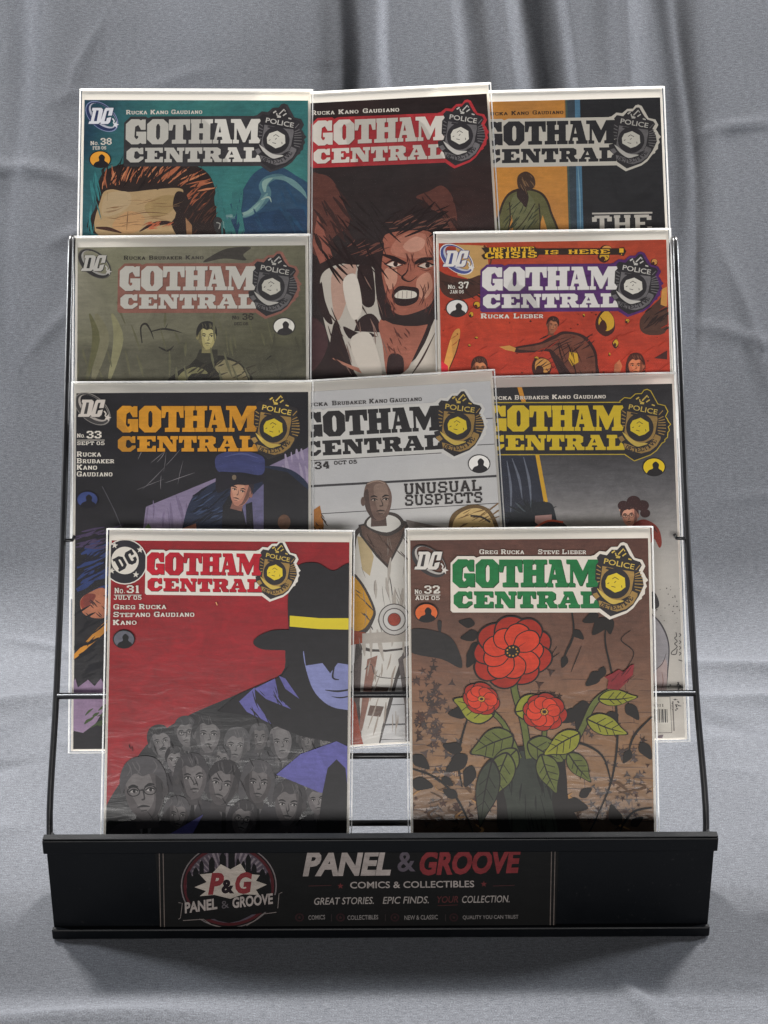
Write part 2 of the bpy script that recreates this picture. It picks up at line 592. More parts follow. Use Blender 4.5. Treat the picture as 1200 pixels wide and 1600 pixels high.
def build_rack():
    T = 0.0012
    hw, hwb = 0.2275, 0.2275
    # front panel
    bm = bmesh.new()
    bm_box(bm, (-hw, 0.0010, 0.006), (hw, 0.0022, LIP_H - 0.0006), 0.0003)
    from_bm('front_panel', bm, [M_TRAY], rack)
    # rolled top trim
    bm = bmesh.new()
    bm_box(bm, (-hw - 0.0018, -0.0022, LIP_H - 0.0108), (hw + 0.0018, 0.0008, LIP_H), 0.0008)
    bm_box(bm, (-hw - 0.0018, 0.0024, LIP_H - 0.006), (hw + 0.0018, 0.0050, LIP_H - 0.0002), 0.0006)
    bm_box(bm, (-hw - 0.0016, -0.0014, LIP_H + 0.0001), (hw + 0.0016, 0.0046, LIP_H + 0.0010), 0.0004)
    from_bm('top_trim', bm, [M_TRAY], rack)
    # bottom trim channel
    bm = bmesh.new()
    bm_box(bm, (-hw - 0.001, -0.0034, 0.0002), (hw + 0.001, 0.0008, 0.0086), 0.0012)
    from_bm('bottom_trim', bm, [M_TRAY], rack)
    # floor, back lip, sides
    bm = bmesh.new()
    bm_box(bm, (-hw, 0.0026, 0.0040), (hw, 0.062, 0.0052), 0.0003)
    from_bm('tray_floor', bm, [M_TRAY], rack)
    bm = bmesh.new()
    bm_box(bm, (-hw, 0.0622, 0.0004), (hw, 0.0634, 0.028), 0.0003)
    from_bm('back_panel', bm, [M_TRAY], rack)
    for s in (-1, 1):
        bm = bmesh.new()
        pts = [(0.0026, 0.0004), (0.0620, 0.0004), (0.0620, 0.028), (0.0200, LIP_H - 0.008), (0.0026, LIP_H - 0.008)]
        a = [bm.verts.new((s * (hw - 0.0004), y, z)) for y, z in pts]
        b2 = [bm.verts.new((s * (hw - 0.0016), y, z)) for y, z in pts]
        bm.faces.new(a)
        bm.faces.new(list(reversed(b2)))
        for i in range(5):
            bm.faces.new((a[i], b2[i], b2[(i + 1) % 5], a[(i + 1) % 5]))
        bmesh.ops.recalc_face_normals(bm, faces=bm.faces)
        from_bm('side_panel', bm, [M_TRAY], rack)


build_rack()

# rails: one straight line in side view, widths as photographed
RA = Vector((0, 0.097, 0.137))
RB = Vector((0, 0.278, 0.422))
RD = (RB - RA).normalized()
RN = Vector((0, -RD.z, RD.y))                    # rail plane normal
RAIL_L = [(77, 1330), (75, 1300), (88, 1085), (98, 845), (105, 600), (111, 376)]
RAIL_R = [(1104, 1325), (1106, 1290), (1088, 1085), (1074, 840), (1064, 600), (1055, 378)]


def rail_pts(px):
    pts = [hit(x, y, RA, RN) for x, y in px]
    s = 1 if pts[1].x < 0 else -1
    pts[0] = pts[1] - RD * 0.045 + Vector((s * 0.0105, 0.004, 0))
    pts[1] = pts[1] + Vector((s * 0.0012, 0, 0))
    return pts


def dense(pts, n=10):
    """Catmull-Rom"""
    P = [pts[0] * 2 - pts[1]] + list(pts) + [pts[-1] * 2 - pts[-2]]
    out = []
    for i in range(1, len(P) - 2):
        a, b, c, d = P[i - 1:i + 3]
        for k in range(n):
            t = k / n
            out.append(0.5 * ((2 * b) + (c - a) * t + (2 * a - 5 * b + 4 * c - d) * t * t + (3 * b - a - 3 * c + d) * t ** 3))
    out.append(P[-2])
    return out


LP, RP = rail_pts(RAIL_L), rail_pts(RAIL_R)
OFF = Vector((-CX, 0, 0))
WR = 0.0024
for pts, s in ((LP, -1), (RP, 1)):
    bm = bmesh.new()
    top = pts[-1]
    bend = [top + Vector((0, 0.0030, 0.0012)), top + Vector((0, 0.0065, 0.0002)), top + Vector((0, 0.0095, -0.004)),
            Vector((top.x, 0.315, 0.30)), Vector(((top.x + pts[1].x) / 2, 0.335, 0.15)), Vector((pts[1].x, 0.350, 0.002))]
    bm_tube(bm, [p + OFF for p in dense(pts, 6) + bend], WR, 12)
    from_bm('side_rail', bm, [M_WIRE], rack, True)
    # small weld ears on the rail
    e = hit(102 if s < 0 else 1068, 845 if s < 0 else 842, RA, RN) + OFF
    bm = bmesh.new()
    bm_tube(bm, [e + Vector((-s * 0.004 + s * 0.008, 0.0, 0.0)), e + Vector((-s * 0.0055, -0.001, 0.001)), e + Vector((-s * 0.006, 0.003, 0.002))], 0.0013, 8)
    from_bm('wire_ear', bm, [M_WIRE], rack, True)


def rail_x(pts, z):
    ps = sorted(pts, key=lambda p: p.z)
    for a, b in zip(ps, ps[1:]):
        if a.z <= z <= b.z:
            return a.x + (b.x - a.x) * (z - a.z) / (b.z - a.z)
    return ps[-1].x if z > ps[-1].z else ps[0].x


def cross_wire(name, y, z, rad, inset=0.001):
    bm = bmesh.new()
    xl, xr = rail_x(LP, z) + inset, rail_x(RP, z) - inset
    bm_tube(bm, [Vector((xl, y, z)) + OFF, Vector(((xl + xr) / 2, y, z)) + OFF, Vector((xr, y, z)) + OFF], rad, 12)
    return from_bm(name, bm, [M_WIRE], rack, True)

cross_wire('retaining_wire', 0.0965, 0.1372, 0.0023)
# narrow ladder behind the front tier
lad = {}
for py_ in (1181, 1286):
    w_ = hit(600, py_, RA - RN * 0.012, RN)
    lad[py_] = w_
    bm = bmesh.new()
    bm_tube(bm, [(-0.115, w_.y, w_.z), (0.0, w_.y, w_.z), (0.115, w_.y, w_.z)], 0.0022, 12)
    from_bm('retaining_wire', bm, [M_WIRE], rack, True)
for s in (-1, 1):
    a_, b_ = lad[1286], lad[1181]
    d_ = (b_ - a_).normalized()
    q0, q1 = a_ - d_ * 0.05, b_ + d_ * 0.30
    bm = bmesh.new()
    bm_tube(bm, [(s * 0.112, q0.y + 0.004, max(q0.z, 0.013)), (s * 0.112, (q0.y + q1.y) / 2 + 0.004, (q0.z + q1.z) / 2), (s * 0.112, q1.y + 0.004, q1.z)], 0.0022, 12)
    from_bm('upright_wire', bm, [M_WIRE], rack, True)


def shelf_wire(y, z, rad=0.0021):
    """U of wire: rail, back, across under a tier, forward to the other rail"""
    bm = bmesh.new()
    xl, xr = rail_x(LP, z), rail_x(RP, z)
    yr = RA.y + (z - RA.z) * RD.y / RD.z
    pts = [(xl, yr, z), (xl + 0.001, yr + 0.004, z), (xl + 0.002, y - 0.004, z), (xl + 0.006, y, z), (0, y, z),
           (xr - 0.006, y, z), (xr - 0.002, y - 0.004, z), (xr - 0.001, yr + 0.004, z), (xr, yr, z)]
    bm_tube(bm, [Vector(p) + OFF for p in pts], rad, 10)
    from_bm('shelf_wire', bm, [M_WIRE], rack, True)


# ------------------------------------------------------------------ lettering
_slab = {
    'A': '.12,0,.5,1;.88,0,.5,1;.27,.34,.73,.34;0,.06,.34,.06;.66,.06,1,.06', 'B': '.2,0,.2,1;0,.94,.8,.94;0,.06,.82,.06;.2,.52,.78,.52;.82,.58,.82,.9;.86,.1,.86,.48',
    'C': '.14,.2,.14,.8;.14,.86,.3,.94;.3,.94,.86,.94;.86,.94,.9,.64;.14,.14,.3,.06;.3,.06,.9,.06;.9,.06,.9,.3', 'D': '.2,0,.2,1;0,.94,.7,.94;0,.06,.7,.06;.88,.18,.88,.82;.7,.94,.88,.8;.7,.06,.88,.2',
    'E': '.2,0,.2,1;0,.94,.9,.94;0,.06,.92,.06;.2,.5,.65,.5;.9,.94,.9,.7;.92,.06,.92,.3', 'F': '.2,0,.2,1;0,.94,.92,.94;0,.06,.5,.06;.2,.5,.65,.5;.92,.94,.92,.68',
    'G': '.14,.2,.14,.8;.14,.86,.3,.94;.3,.94,.86,.94;.88,.94,.88,.66;.14,.14,.3,.06;.3,.06,.88,.06;.86,.0,.86,.42;.55,.42,1,.42', 'H': '.18,0,.18,1;.82,0,.82,1;0,.94,.38,.94;.62,.94,1,.94;0,.06,.38,.06;.62,.06,1,.06;.2,.5,.8,.5',
    'I': '.5,0,.5,1;.15,.94,.85,.94;.15,.06,.85,.06', 'J': '.62,.1,.62,1;.3,.94,.95,.94;.1,.06,.6,.06;.1,.06,.1,.34', 'K': '.18,0,.18,1;.3,.45,.85,1;.4,.55,.88,0;0,.94,.38,.94;.6,.94,1,.94;0,.06,.38,.06;.62,.06,1,.06',
    'L': '.24,0,.24,1;.04,.94,.5,.94;.04,.06,.92,.06;.92,.06,.92,.36', 'M': '.14,0,.14,1;.86,0,.86,1;.2,1,.5,.2;.8,1,.5,.2;0,.06,.3,.06;.7,.06,1,.06;0,.94,.2,.94;.8,.94,1,.94', 'N': '.16,0,.16,1;.84,0,.84,1;.16,1,.84,.05;0,.94,.2,.94;0,.06,.34,.06;.66,.94,1,.94',
    'O': '.14,.22,.14,.78;.86,.22,.86,.78;.3,.94,.7,.94;.3,.06,.7,.06;.14,.8,.3,.92;.86,.8,.7,.92;.14,.2,.3,.08;.86,.2,.7,.08', 'P': '.2,0,.2,1;0,.94,.78,.94;0,.06,.5,.06;.2,.44,.78,.44;.84,.5,.84,.88',
    'Q': '.14,.22,.14,.78;.86,.22,.86,.78;.3,.94,.7,.94;.3,.06,.7,.06;.6,.2,.95,-.1', 'R': '.2,0,.2,1;0,.94,.78,.94;0,.06,.42,.06;.2,.48,.78,.48;.82,.54,.82,.88;.55,.45,.86,0;.7,.06,1,.06',
    'S': '.16,.6,.16,.86;.16,.94,.86,.94;.86,.94,.86,.7;.2,.54,.82,.46;.86,.14,.86,.4;.12,.06,.84,.06;.12,.06,.12,.3', 'T': '.5,0,.5,1;.04,.94,.96,.94;.04,.94,.04,.66;.96,.94,.96,.66;.25,.06,.75,.06',
    'U': '.18,.2,.18,1;.82,.2,.82,1;0,.94,.38,.94;.62,.94,1,.94;.25,.06,.75,.06;.18,.2,.3,.08;.82,.2,.7,.08', 'V': '.1,1,.5,0;.9,1,.5,0;0,.94,.3,.94;.7,.94,1,.94', 'W': '.08,1,.3,0;.5,1,.3,0;.5,1,.7,0;.92,1,.7,0;0,.94,.2,.94;.8,.94,1,.94',
    'X': '.1,0,.9,1;.1,1,.9,0;0,.94,.3,.94;.7,.06,1,.06', 'Y': '.1,1,.5,.45;.9,1,.5,.45;.5,0,.5,.5;0,.94,.3,.94;.7,.94,1,.94;.28,.06,.72,.06', 'Z': '.1,.94,.9,.94;.85,.94,.15,.06;.1,.06,.9,.06',
    '0': '.14,.22,.14,.78;.86,.22,.86,.78;.3,.94,.7,.94;.3,.06,.7,.06;.14,.8,.3,.92;.86,.8,.7,.92;.14,.2,.3,.08;.86,.2,.7,.08', '1': '.5,0,.5,1;.2,.84,.5,.94;.15,.06,.85,.06', '2': '.15,.94,.8,.94;.15,.94,.15,.7;.84,.6,.84,.9;.84,.56,.18,.16;.12,.07,.9,.07;.9,.07,.9,.3',
    '3': '.15,.94,.8,.94;.15,.94,.15,.72;.84,.6,.84,.9;.35,.52,.8,.52;.86,.12,.86,.46;.14,.06,.82,.06;.14,.06,.14,.3', '4': '.7,0,.7,1;.62,.96,.12,.36;.08,.32,.98,.32;.45,.06,.95,.06', '5': '.2,.94,.86,.94;.2,.55,.2,.94;.2,.58,.8,.58;.86,.14,.86,.52;.12,.06,.82,.06;.12,.06,.12,.28',
    '6': '.14,.2,.14,.8;.2,.94,.82,.94;.86,.94,.86,.74;.2,.54,.8,.54;.86,.14,.86,.48;.2,.06,.8,.06', '7': '.1,.94,.92,.94;.1,.94,.1,.68;.88,.9,.42,0', '8': '.16,.58,.16,.88;.84,.58,.84,.88;.24,.94,.76,.94;.2,.52,.8,.52;.14,.12,.14,.46;.86,.12,.86,.46;.22,.06,.78,.06',
    '9': '.14,.54,.14,.88;.86,.2,.86,.88;.2,.94,.8,.94;.2,.48,.8,.48;.2,.06,.8,.06;.14,.06,.14,.26', '.': '.3,.08,.55,.08', ',': '.4,-.06,.5,.12', '!': '.5,.35,.5,1;.42,.08,.6,.08',
}
SLAB = {k: [tuple(float(t) for t in s.split(',')) for s in v.split(';')] for k, v in _slab.items()}


def clip_poly(p, x0, y0, x1, y1):
    for ax, lim, sg in ((0, x0, 1), (0, x1, -1), (1, y0, 1), (1, y1, -1)):
        out = []
        for i in range(len(p)):
            a, b = p[i - 1], p[i]
            da, db = (a[ax] - lim) * sg, (b[ax] - lim) * sg
            if (da >= 0) != (db >= 0):
                t = da / (da - db)
                out.append((a[0] + (b[0] - a[0]) * t, a[1] + (b[1] - a[1]) * t))
            if db >= 0:
                out.append(b)
        p = out
        if len(p) < 3:
            return []
    q = []
    for v in p:
        if not q or abs(v[0] - q[-1][0]) + abs(v[1] - q[-1][1]) > 1e-8:
            q.append(v)
    return q if len(q) > 2 else []


def crv(pts, n=6, closed=True):
    """smooth closed outline through the given points"""
    L = len(pts)
    out = []
    rng_ = range(L) if closed else range(L - 1)
    for i in rng_:
        if closed:
            a, b, c, d = pts[i - 1], pts[i], pts[(i + 1) % L], pts[(i + 2) % L]
        else:
            a, b, c, d = pts[max(0, i - 1)], pts[i], pts[i + 1], pts[min(L - 1, i + 2)]
        for k in range(n):
            t = k / n
            out.append(tuple(0.5 * (2 * b[j] + (c[j] - a[j]) * t + (2 * a[j] - 5 * b[j] + 4 * c[j] - d[j]) * t * t
                                    + (3 * b[j] - a[j] - 3 * c[j] + d[j]) * t ** 3) for j in (0, 1)))
    if not closed:
        out.append(tuple(pts[-1]))
    return out


def ellipse(cx, cy, rx, ry, rot=0.0, n=28):
    c, s = math.cos(rot), math.sin(rot)
    return [(cx + rx * math.cos(a) * c - ry * math.sin(a) * s, cy + rx * math.cos(a) * s + ry * math.sin(a) * c)
            for a in (2 * math.pi * k / n for k in range(n))]


def star(cx, cy, r, rot=0.0, k=5, inner=0.42):
    return [(cx + (r if i % 2 == 0 else r * inner) * math.sin(rot + math.pi * i / k),
             cy - (r if i % 2 == 0 else r * inner) * math.cos(rot + math.pi * i / k)) for i in range(2 * k)]


class Print:
    """flat printed artwork on one face: inked shapes, each a hair above the one below,
    inside the rectangle x0..x1, y0..y1 of the face's own axes. Shapes are given in
    pixels of the photograph and carried onto the face."""
    STEP = 4.0e-6

    def __init__(self, M, z, x0, y0, x1, y1):
        self.M, self.Mi, self.z = M, M.inverted(), z
        self.rect = (x0, y0, x1, y1)
        self.n = (M.to_3x3() @ Vector((0, 0, 1))).normalized()
        self.p0 = M @ Vector((0, 0, z))
        self.v, self.f, self.c = [], [], []
        self.k = 0
        self.tone = 1.0

    def loc(self, p):
        q = self.Mi @ hit(p[0], p[1], self.p0, self.n)
        return (q.x, q.y)

    def _emit(self, pts, col, holes=(), z=None):
        z = self.z + self.k * self.STEP if z is None else z
        if not holes and len(pts) > 3 or len(pts) > 4:
            loops = [[Vector((x, y, 0)) for x, y in pts]] + [[Vector((x, y, 0)) for x, y in h] for h in holes]
            flat = [v for l in loops for v in l]
            base = len(self.v)
            for v in flat:
                self.v.append((v.x, v.y, z))
            for t in tessellate_polygon(loops):
                a, b, c = (flat[i] for i in t)
                ar = (b.x - a.x) * (c.y - a.y) - (c.x - a.x) * (b.y - a.y)
                if abs(ar) < 1e-13:
                    continue
                t = t if ar > 0 else (t[0], t[2], t[1])
                self.f.append(tuple(base + i for i in t))
                self.c.append(col)
        else:
            base = len(self.v)
            a, b, c = pts[:3]
            for x, y in pts:
                self.v.append((x, y, z))
            ar = (b[0] - a[0]) * (c[1] - a[1]) - (c[0] - a[0]) * (b[1] - a[1])
            t = tuple(range(base, base + len(pts)))
            self.f.append(t if ar > 0 else tuple(reversed(t)))
            self.c.append(col)

    def up(self, n=1):
        self.k += n

    def poly(self, pts, col, holes=(), up=True):
        if up:
            self.k += 1
        q = clip_poly([self.loc(p) for p in pts], *self.rect)
        if not q:
            return
        hs = [clip_poly([self.loc(p) for p in h], *self.rect) for h in holes]
        if not callable(col):
            col = ink(col)
        self._emit(q, col, [h for h in hs if h])

    def blob(self, pts, col, n=5, **k):
        self.poly(crv(pts, n), col, **k)

    def strip(self, pts, w, col, taper=(1.0, 1.0), smooth=True, up=True):
        """brush stroke of width w pixels"""
        if up:
            self.k += 1
        if smooth and len(pts) > 2:
            pts = crv(pts, 5, False)
        L, Rr = [], []
        n = len(pts)
        for i, p in enumerate(pts):
            a, b = pts[max(0, i - 1)], pts[min(n - 1, i + 1)]
            dx, dy = b[0] - a[0], b[1] - a[1]
            l = math.hypot(dx, dy) or 1.0
            t = i / max(1, n - 1)
            # thick in the middle, thin at tapered ends
            ww = w * 0.5 * (taper[0] + (1 - taper[0]) * min(1, t * 2.2)) * (taper[1] + (1 - taper[1]) * min(1, (1 - t) * 2.2))
            ww = max(ww, 0.12)
            L.append((p[0] - dy / l * ww, p[1] + dx / l * ww))
            Rr.append((p[0] + dy / l * ww, p[1] - dx / l * ww))
        c = ink(col)
        for i in range(n - 1):
            q = clip_poly([self.loc(L[i]), self.loc(L[i + 1]), self.loc(Rr[i + 1]), self.loc(Rr[i])], *self.rect)
            if q:
                self._emit(q, c)

    def strips(self, lst, w, col, **k):
        for s in lst:
            self.strip(s, w, col, **k)

    def grad(self, fn, nx=26, ny=36, box=None):
        """background whose printed colour changes over the sheet (fn of photo pixel -> 8-bit colour)"""
        self.k += 1
        x0, y0, x1, y1 = box or self.rect
        z = self.z + self.k * self.STEP
        base = len(self.v)
        cols = []
        for j in range(ny + 1):
            for i in range(nx + 1):
                x, y = x0 + (x1 - x0) * i / nx, y0 + (y1 - y0) * j / ny
                self.v.append((x, y, z))
                w = CAM_M.inverted() @ (self.M @ Vector((x, y, self.z)))
                cols.append(ink(fn(600 + w.x / -w.z * F_PX, 800 - w.y / -w.z * F_PX)))
        for j in range(ny):
            for i in range(nx):
                a = j * (nx + 1) + i
                ids = (a, a + 1, a + nx + 2, a + nx + 1)
                self.f.append(tuple(base + t for t in ids))
                self.c.append([cols[t] for t in ids])

    def slab(self, text, p0, p1, h, col, small=0.78, stem=0.30, thin=0.17, gap=0.16):
        """slab-serif capitals along p0 -> p1 (photo pixels), h pixels tall; lower case = small capitals"""
        adv, total = [], 0.0
        for ch in text:
            s = small if ch.islower() else 1.0
            w = 0.5 if ch == ' ' else (0.42 if ch in '.,!' else (0.62 if ch in 'iI1' else (1.15 if ch in 'MmWw' else 0.95))) * s
            adv.append((ch.upper(), total, w, s))
            total += w + (gap * s if ch != ' ' else 0.0)
        total -= gap
        dx, dy = p1[0] - p0[0], p1[1] - p0[1]
        L = math.hypot(dx, dy)
        ux, uy = dx / L, dy / L
        k = L / total
        c = ink(col)
        k0 = self.k + 1
        mx = k0
        for ch, x, w, s in adv:
            for i, (ax, ay, bx, by) in enumerate(SLAB.get(ch, ())):
                A = ((x + ax * w) * k, ay * h * s)
                B = ((x + bx * w) * k, by * h * s)
                ddx, ddy = B[0] - A[0], B[1] - A[1]
                l = math.hypot(ddx, ddy) or 1e-6
                th = (stem * k * 0.78 * s if abs(ddy) > abs(ddx) * 0.6 else thin * h * s)
                ex, ey = ddx / l * 0.3, ddy / l * 0.3
                nx_, ny_ = -ddy / l * th / 2, ddx / l * th / 2
                q = [(A[0] + nx_, A[1] + ny_), (B[0] + nx_, B[1] + ny_), (B[0] - nx_, B[1] - ny_), (A[0] - nx_, A[1] - ny_)]
                P = [(p0[0] + a * ux + b * uy, p0[1] + a * uy - b * ux) for a, b in q]
                cl = clip_poly([self.loc(t) for t in P], *self.rect)
                self.k = k0 + i
                mx = max(mx, self.k)
                if cl:
                    self._emit(cl, c)
        self.k = mx

    def sans(self, text, p0, p1, h, col, bold=0.0, shear=0.0, skew_h=None):
        """plain capitals from the built-in face, fitted from p0 to p1"""
        cu = bpy.data.curves.new('t', 'FONT')
        cu.body = text
        cu.size = 1.0
        cu.offset = bold
        cu.shear = shear
        cu.fill_mode = 'FRONT'
        cu.resolution_u = 3
        ob = bpy.data.objects.new('t', cu)
        COL.objects.link(ob)
        dg = bpy.context.evaluated_depsgraph_get()
        me = ob.evaluated_get(dg).to_mesh()
        vs = [(v.co.x, v.co.y) for v in me.vertices]
        fs = [tuple(p.vertices) for p in me.polygons]
        ob.evaluated_get(dg).to_mesh_clear()
        bpy.data.objects.remove(ob, do_unlink=True)
        bpy.data.curves.remove(cu)
        if not vs:
            return
        x0, x1 = min(v[0] for v in vs), max(v[0] for v in vs)
        y0, y1 = min(v[1] for v in vs), max(v[1] for v in vs)
        dx, dy = p1[0] - p0[0], p1[1] - p0[1]
        L = math.hypot(dx, dy)
        ux, uy = dx / L, dy / L
        self.k += 1
        c = ink(col)
        P = []
        for x, y in vs:
            a, b = (x - x0) / (x1 - x0) * L, (y - y0) / (y1 - y0) * h
            P.append(self.loc((p0[0] + a * ux + b * uy, p0[1] + a * uy - b * ux)))
        for f in fs:
            q = clip_poly([P[i] for i in f], *self.rect)
            if q:
                self._emit(q, c)

    def build(self, name, parent, extra=None, mats=()):
        """mesh: the printed face plus, from extra, the body it is printed on"""
        me = bpy.data.meshes.new(name)
        v, f, mi = list(self.v), list(self.f), [0] * len(self.f)
        if extra:
            b = len(v)
            v += extra[0]
            f += [tuple(b + i for i in q) for q in extra[1]]
            mi += [1] * len(extra[1])
        me.from_pydata(v, [], f)
        at = me.color_attributes.new('ink', 'FLOAT_COLOR', 'CORNER')
        buf = np.ones((len(me.loops), 4), np.float32)
        i = 0
        for q, c in zip(self.f, self.c):
            if isinstance(c, list):
                for t in c:
                    buf[i, :3] = [q_ * self.tone for q_ in t]
                    i += 1
            else:
                buf[i:i + len(q), :3] = [q_ * self.tone for q_ in c]
                i += len(q)
        at.data.foreach_set('color', buf.ravel())
        me.polygons.foreach_set('material_index', np.array(mi, np.int32))
        return link(name, me, mats, parent)


def box_geo(x0, y0, z0, x1, y1, z1, top=True):
    v = [(x0, y0, z0), (x1, y0, z0), (x1, y1, z0), (x0, y1, z0), (x0, y0, z1), (x1, y0, z1), (x1, y1, z1), (x0, y1, z1)]
    f = [(3, 2, 1, 0), (0, 1, 5, 4), (1, 2, 6, 5), (2, 3, 7, 6), (3, 0, 4, 7)]
    if top:
        f.append((4, 5, 6, 7))
    return v, f


# ------------------------------------------------------------------ masthead (drawn once, fitted to each cover)
GL = {
    'G': ([(25, 122), (58, 90), (108, 90), (120, 98), (128, 92), (150, 92), (150, 160), (122, 160), (104, 128), (84, 140), (80, 205), (92, 222), (104, 214), (104, 200), (92, 200), (92, 172), (155, 172), (155, 252), (130, 252), (118, 246), (105, 255), (62, 255), (25, 222)], []),
    'O': ([(160, 122), (194, 90), (262, 90), (295, 122), (295, 222), (262, 255), (194, 255), (160, 222)], [[(217, 138), (225, 122), (234, 122), (242, 138), (242, 208), (234, 224), (225, 224), (217, 208)]]),
    'T': ([(297, 92), (432, 92), (432, 165), (412, 165), (402, 128), (388, 128), (388, 225), (408, 228), (408, 252), (318, 252), (318, 228), (340, 225), (340, 128), (326, 128), (318, 165), (297, 165)], []),
    'H': ([(436, 92), (500, 92), (500, 118), (490, 120), (490, 152), (514, 152), (514, 120), (504, 118), (504, 92), (576, 92), (576, 118), (560, 120), (560, 226), (572, 228), (572, 252), (503, 252), (503, 228), (514, 226), (514, 184), (490, 184), (490, 226), (500, 228), (500, 252), (424, 252), (424, 228), (440, 226), (440, 120), (436, 118)], []),
    'A': ([(588, 92), (658, 92), (690, 226), (700, 228), (700, 252), (626, 252), (626, 230), (638, 228), (634, 208), (606, 208), (602, 228), (612, 230), (612, 252), (576, 252), (576, 228), (584, 226), (606, 118), (588, 116)], [[(613, 180), (629, 180), (621, 138)]]),
    'M': ([(690, 92), (752, 92), (786, 160), (818, 92), (884, 92), (884, 118), (870, 120), (870, 226), (884, 228), (884, 252), (806, 252), (806, 230), (818, 228), (818, 162), (782, 245), (768, 245), (728, 152), (728, 228), (742, 230), (742, 252), (704, 252), (704, 228), (712, 226), (712, 118), (690, 116)], []),
    'c': ([(32, 302), (60, 278), (104, 278), (114, 284), (122, 278), (138, 278), (138, 320), (116, 320), (100, 300), (84, 304), (80, 340), (92, 352), (108, 348), (118, 336), (140, 336), (140, 352), (110, 374), (58, 374), (32, 350)], []),
    'e': ([(150, 278), (262, 278), (262, 312), (244, 312), (236, 298), (210, 298), (210, 316), (226, 310), (226, 340), (210, 334), (210, 354), (238, 354), (246, 338), (264, 338), (264, 374), (150, 374), (150, 354), (164, 352), (164, 300), (150, 298)], []),
    'n': ([(272, 278), (330, 278), (366, 330), (366, 300), (352, 298), (352, 278), (398, 278), (398, 298), (388, 300), (388, 374), (352, 374), (306, 312), (306, 352), (320, 354), (320, 374), (272, 374), (272, 354), (284, 352), (284, 300), (272, 298)], []),
    't': ([(404, 278), (512, 278), (512, 320), (494, 320), (486, 300), (480, 300), (480, 352), (496, 354), (496, 374), (420, 374), (420, 354), (436, 352), (436, 300), (430, 300), (422, 320), (404, 320)], []),
    'r': ([(518, 278), (608, 278), (628, 290), (628, 322), (612, 332), (622, 350), (636, 354), (636, 374), (592, 374), (572, 338), (564, 338), (564, 352), (576, 354), (576, 374), (518, 374), (518, 354), (530, 352), (530, 300), (518, 298)], [[(564, 299), (580, 299), (586, 309), (580, 319), (564, 319)]]),
    'a': ([(674, 278), (728, 278), (758, 352), (768, 354), (768, 374), (704, 374), (704, 356), (716, 354), (712, 344), (684, 344), (680, 354), (692, 356), (692, 374), (642, 374), (642, 354), (654, 352), (682, 298), (674, 296)], [[(687, 327), (708, 327), (698, 302)]]),
    'l': ([(774, 278), (840, 278), (840, 298), (826, 300), (826, 350), (850, 348), (858, 328), (884, 328), (884, 374), (774, 374), (774, 354), (788, 352), (788, 300), (774, 298)], []),
}
B = lambda x, y: (825 + x * 0.3125, -37.5 + y * 0.3125)
BADGE_PLATE = [B(*p) for p in [(40, 345), (90, 335), (190, 255), (310, 270), (410, 180), (530, 175), (580, 105), (640, 88), (710, 120), (850, 385), (990, 420), (1050, 540), (1000, 640), (1035, 690), (1060, 745), (1104, 800), (1055, 850), (1080, 920), (1045, 970), (1040, 1060), (985, 1110), (985, 1150), (930, 1180), (820, 1330), (700, 1420), (380, 1540), (180, 1400), (40, 1390)]]
BADGE_BODY = [B(*p) for p in [(140, 380), (200, 310), (330, 335), (420, 230), (520, 235), (600, 150), (660, 150), (760, 340), (830, 420), (950, 460), (985, 520), (930, 620), (1000, 780), (1020, 900), (930, 1100), (820, 1270), (700, 1370), (400, 1480), (200, 1330), (160, 1200), (50, 1080), (30, 950), (150, 920), (170, 850), (110, 790), (120, 520), (170, 460)]]


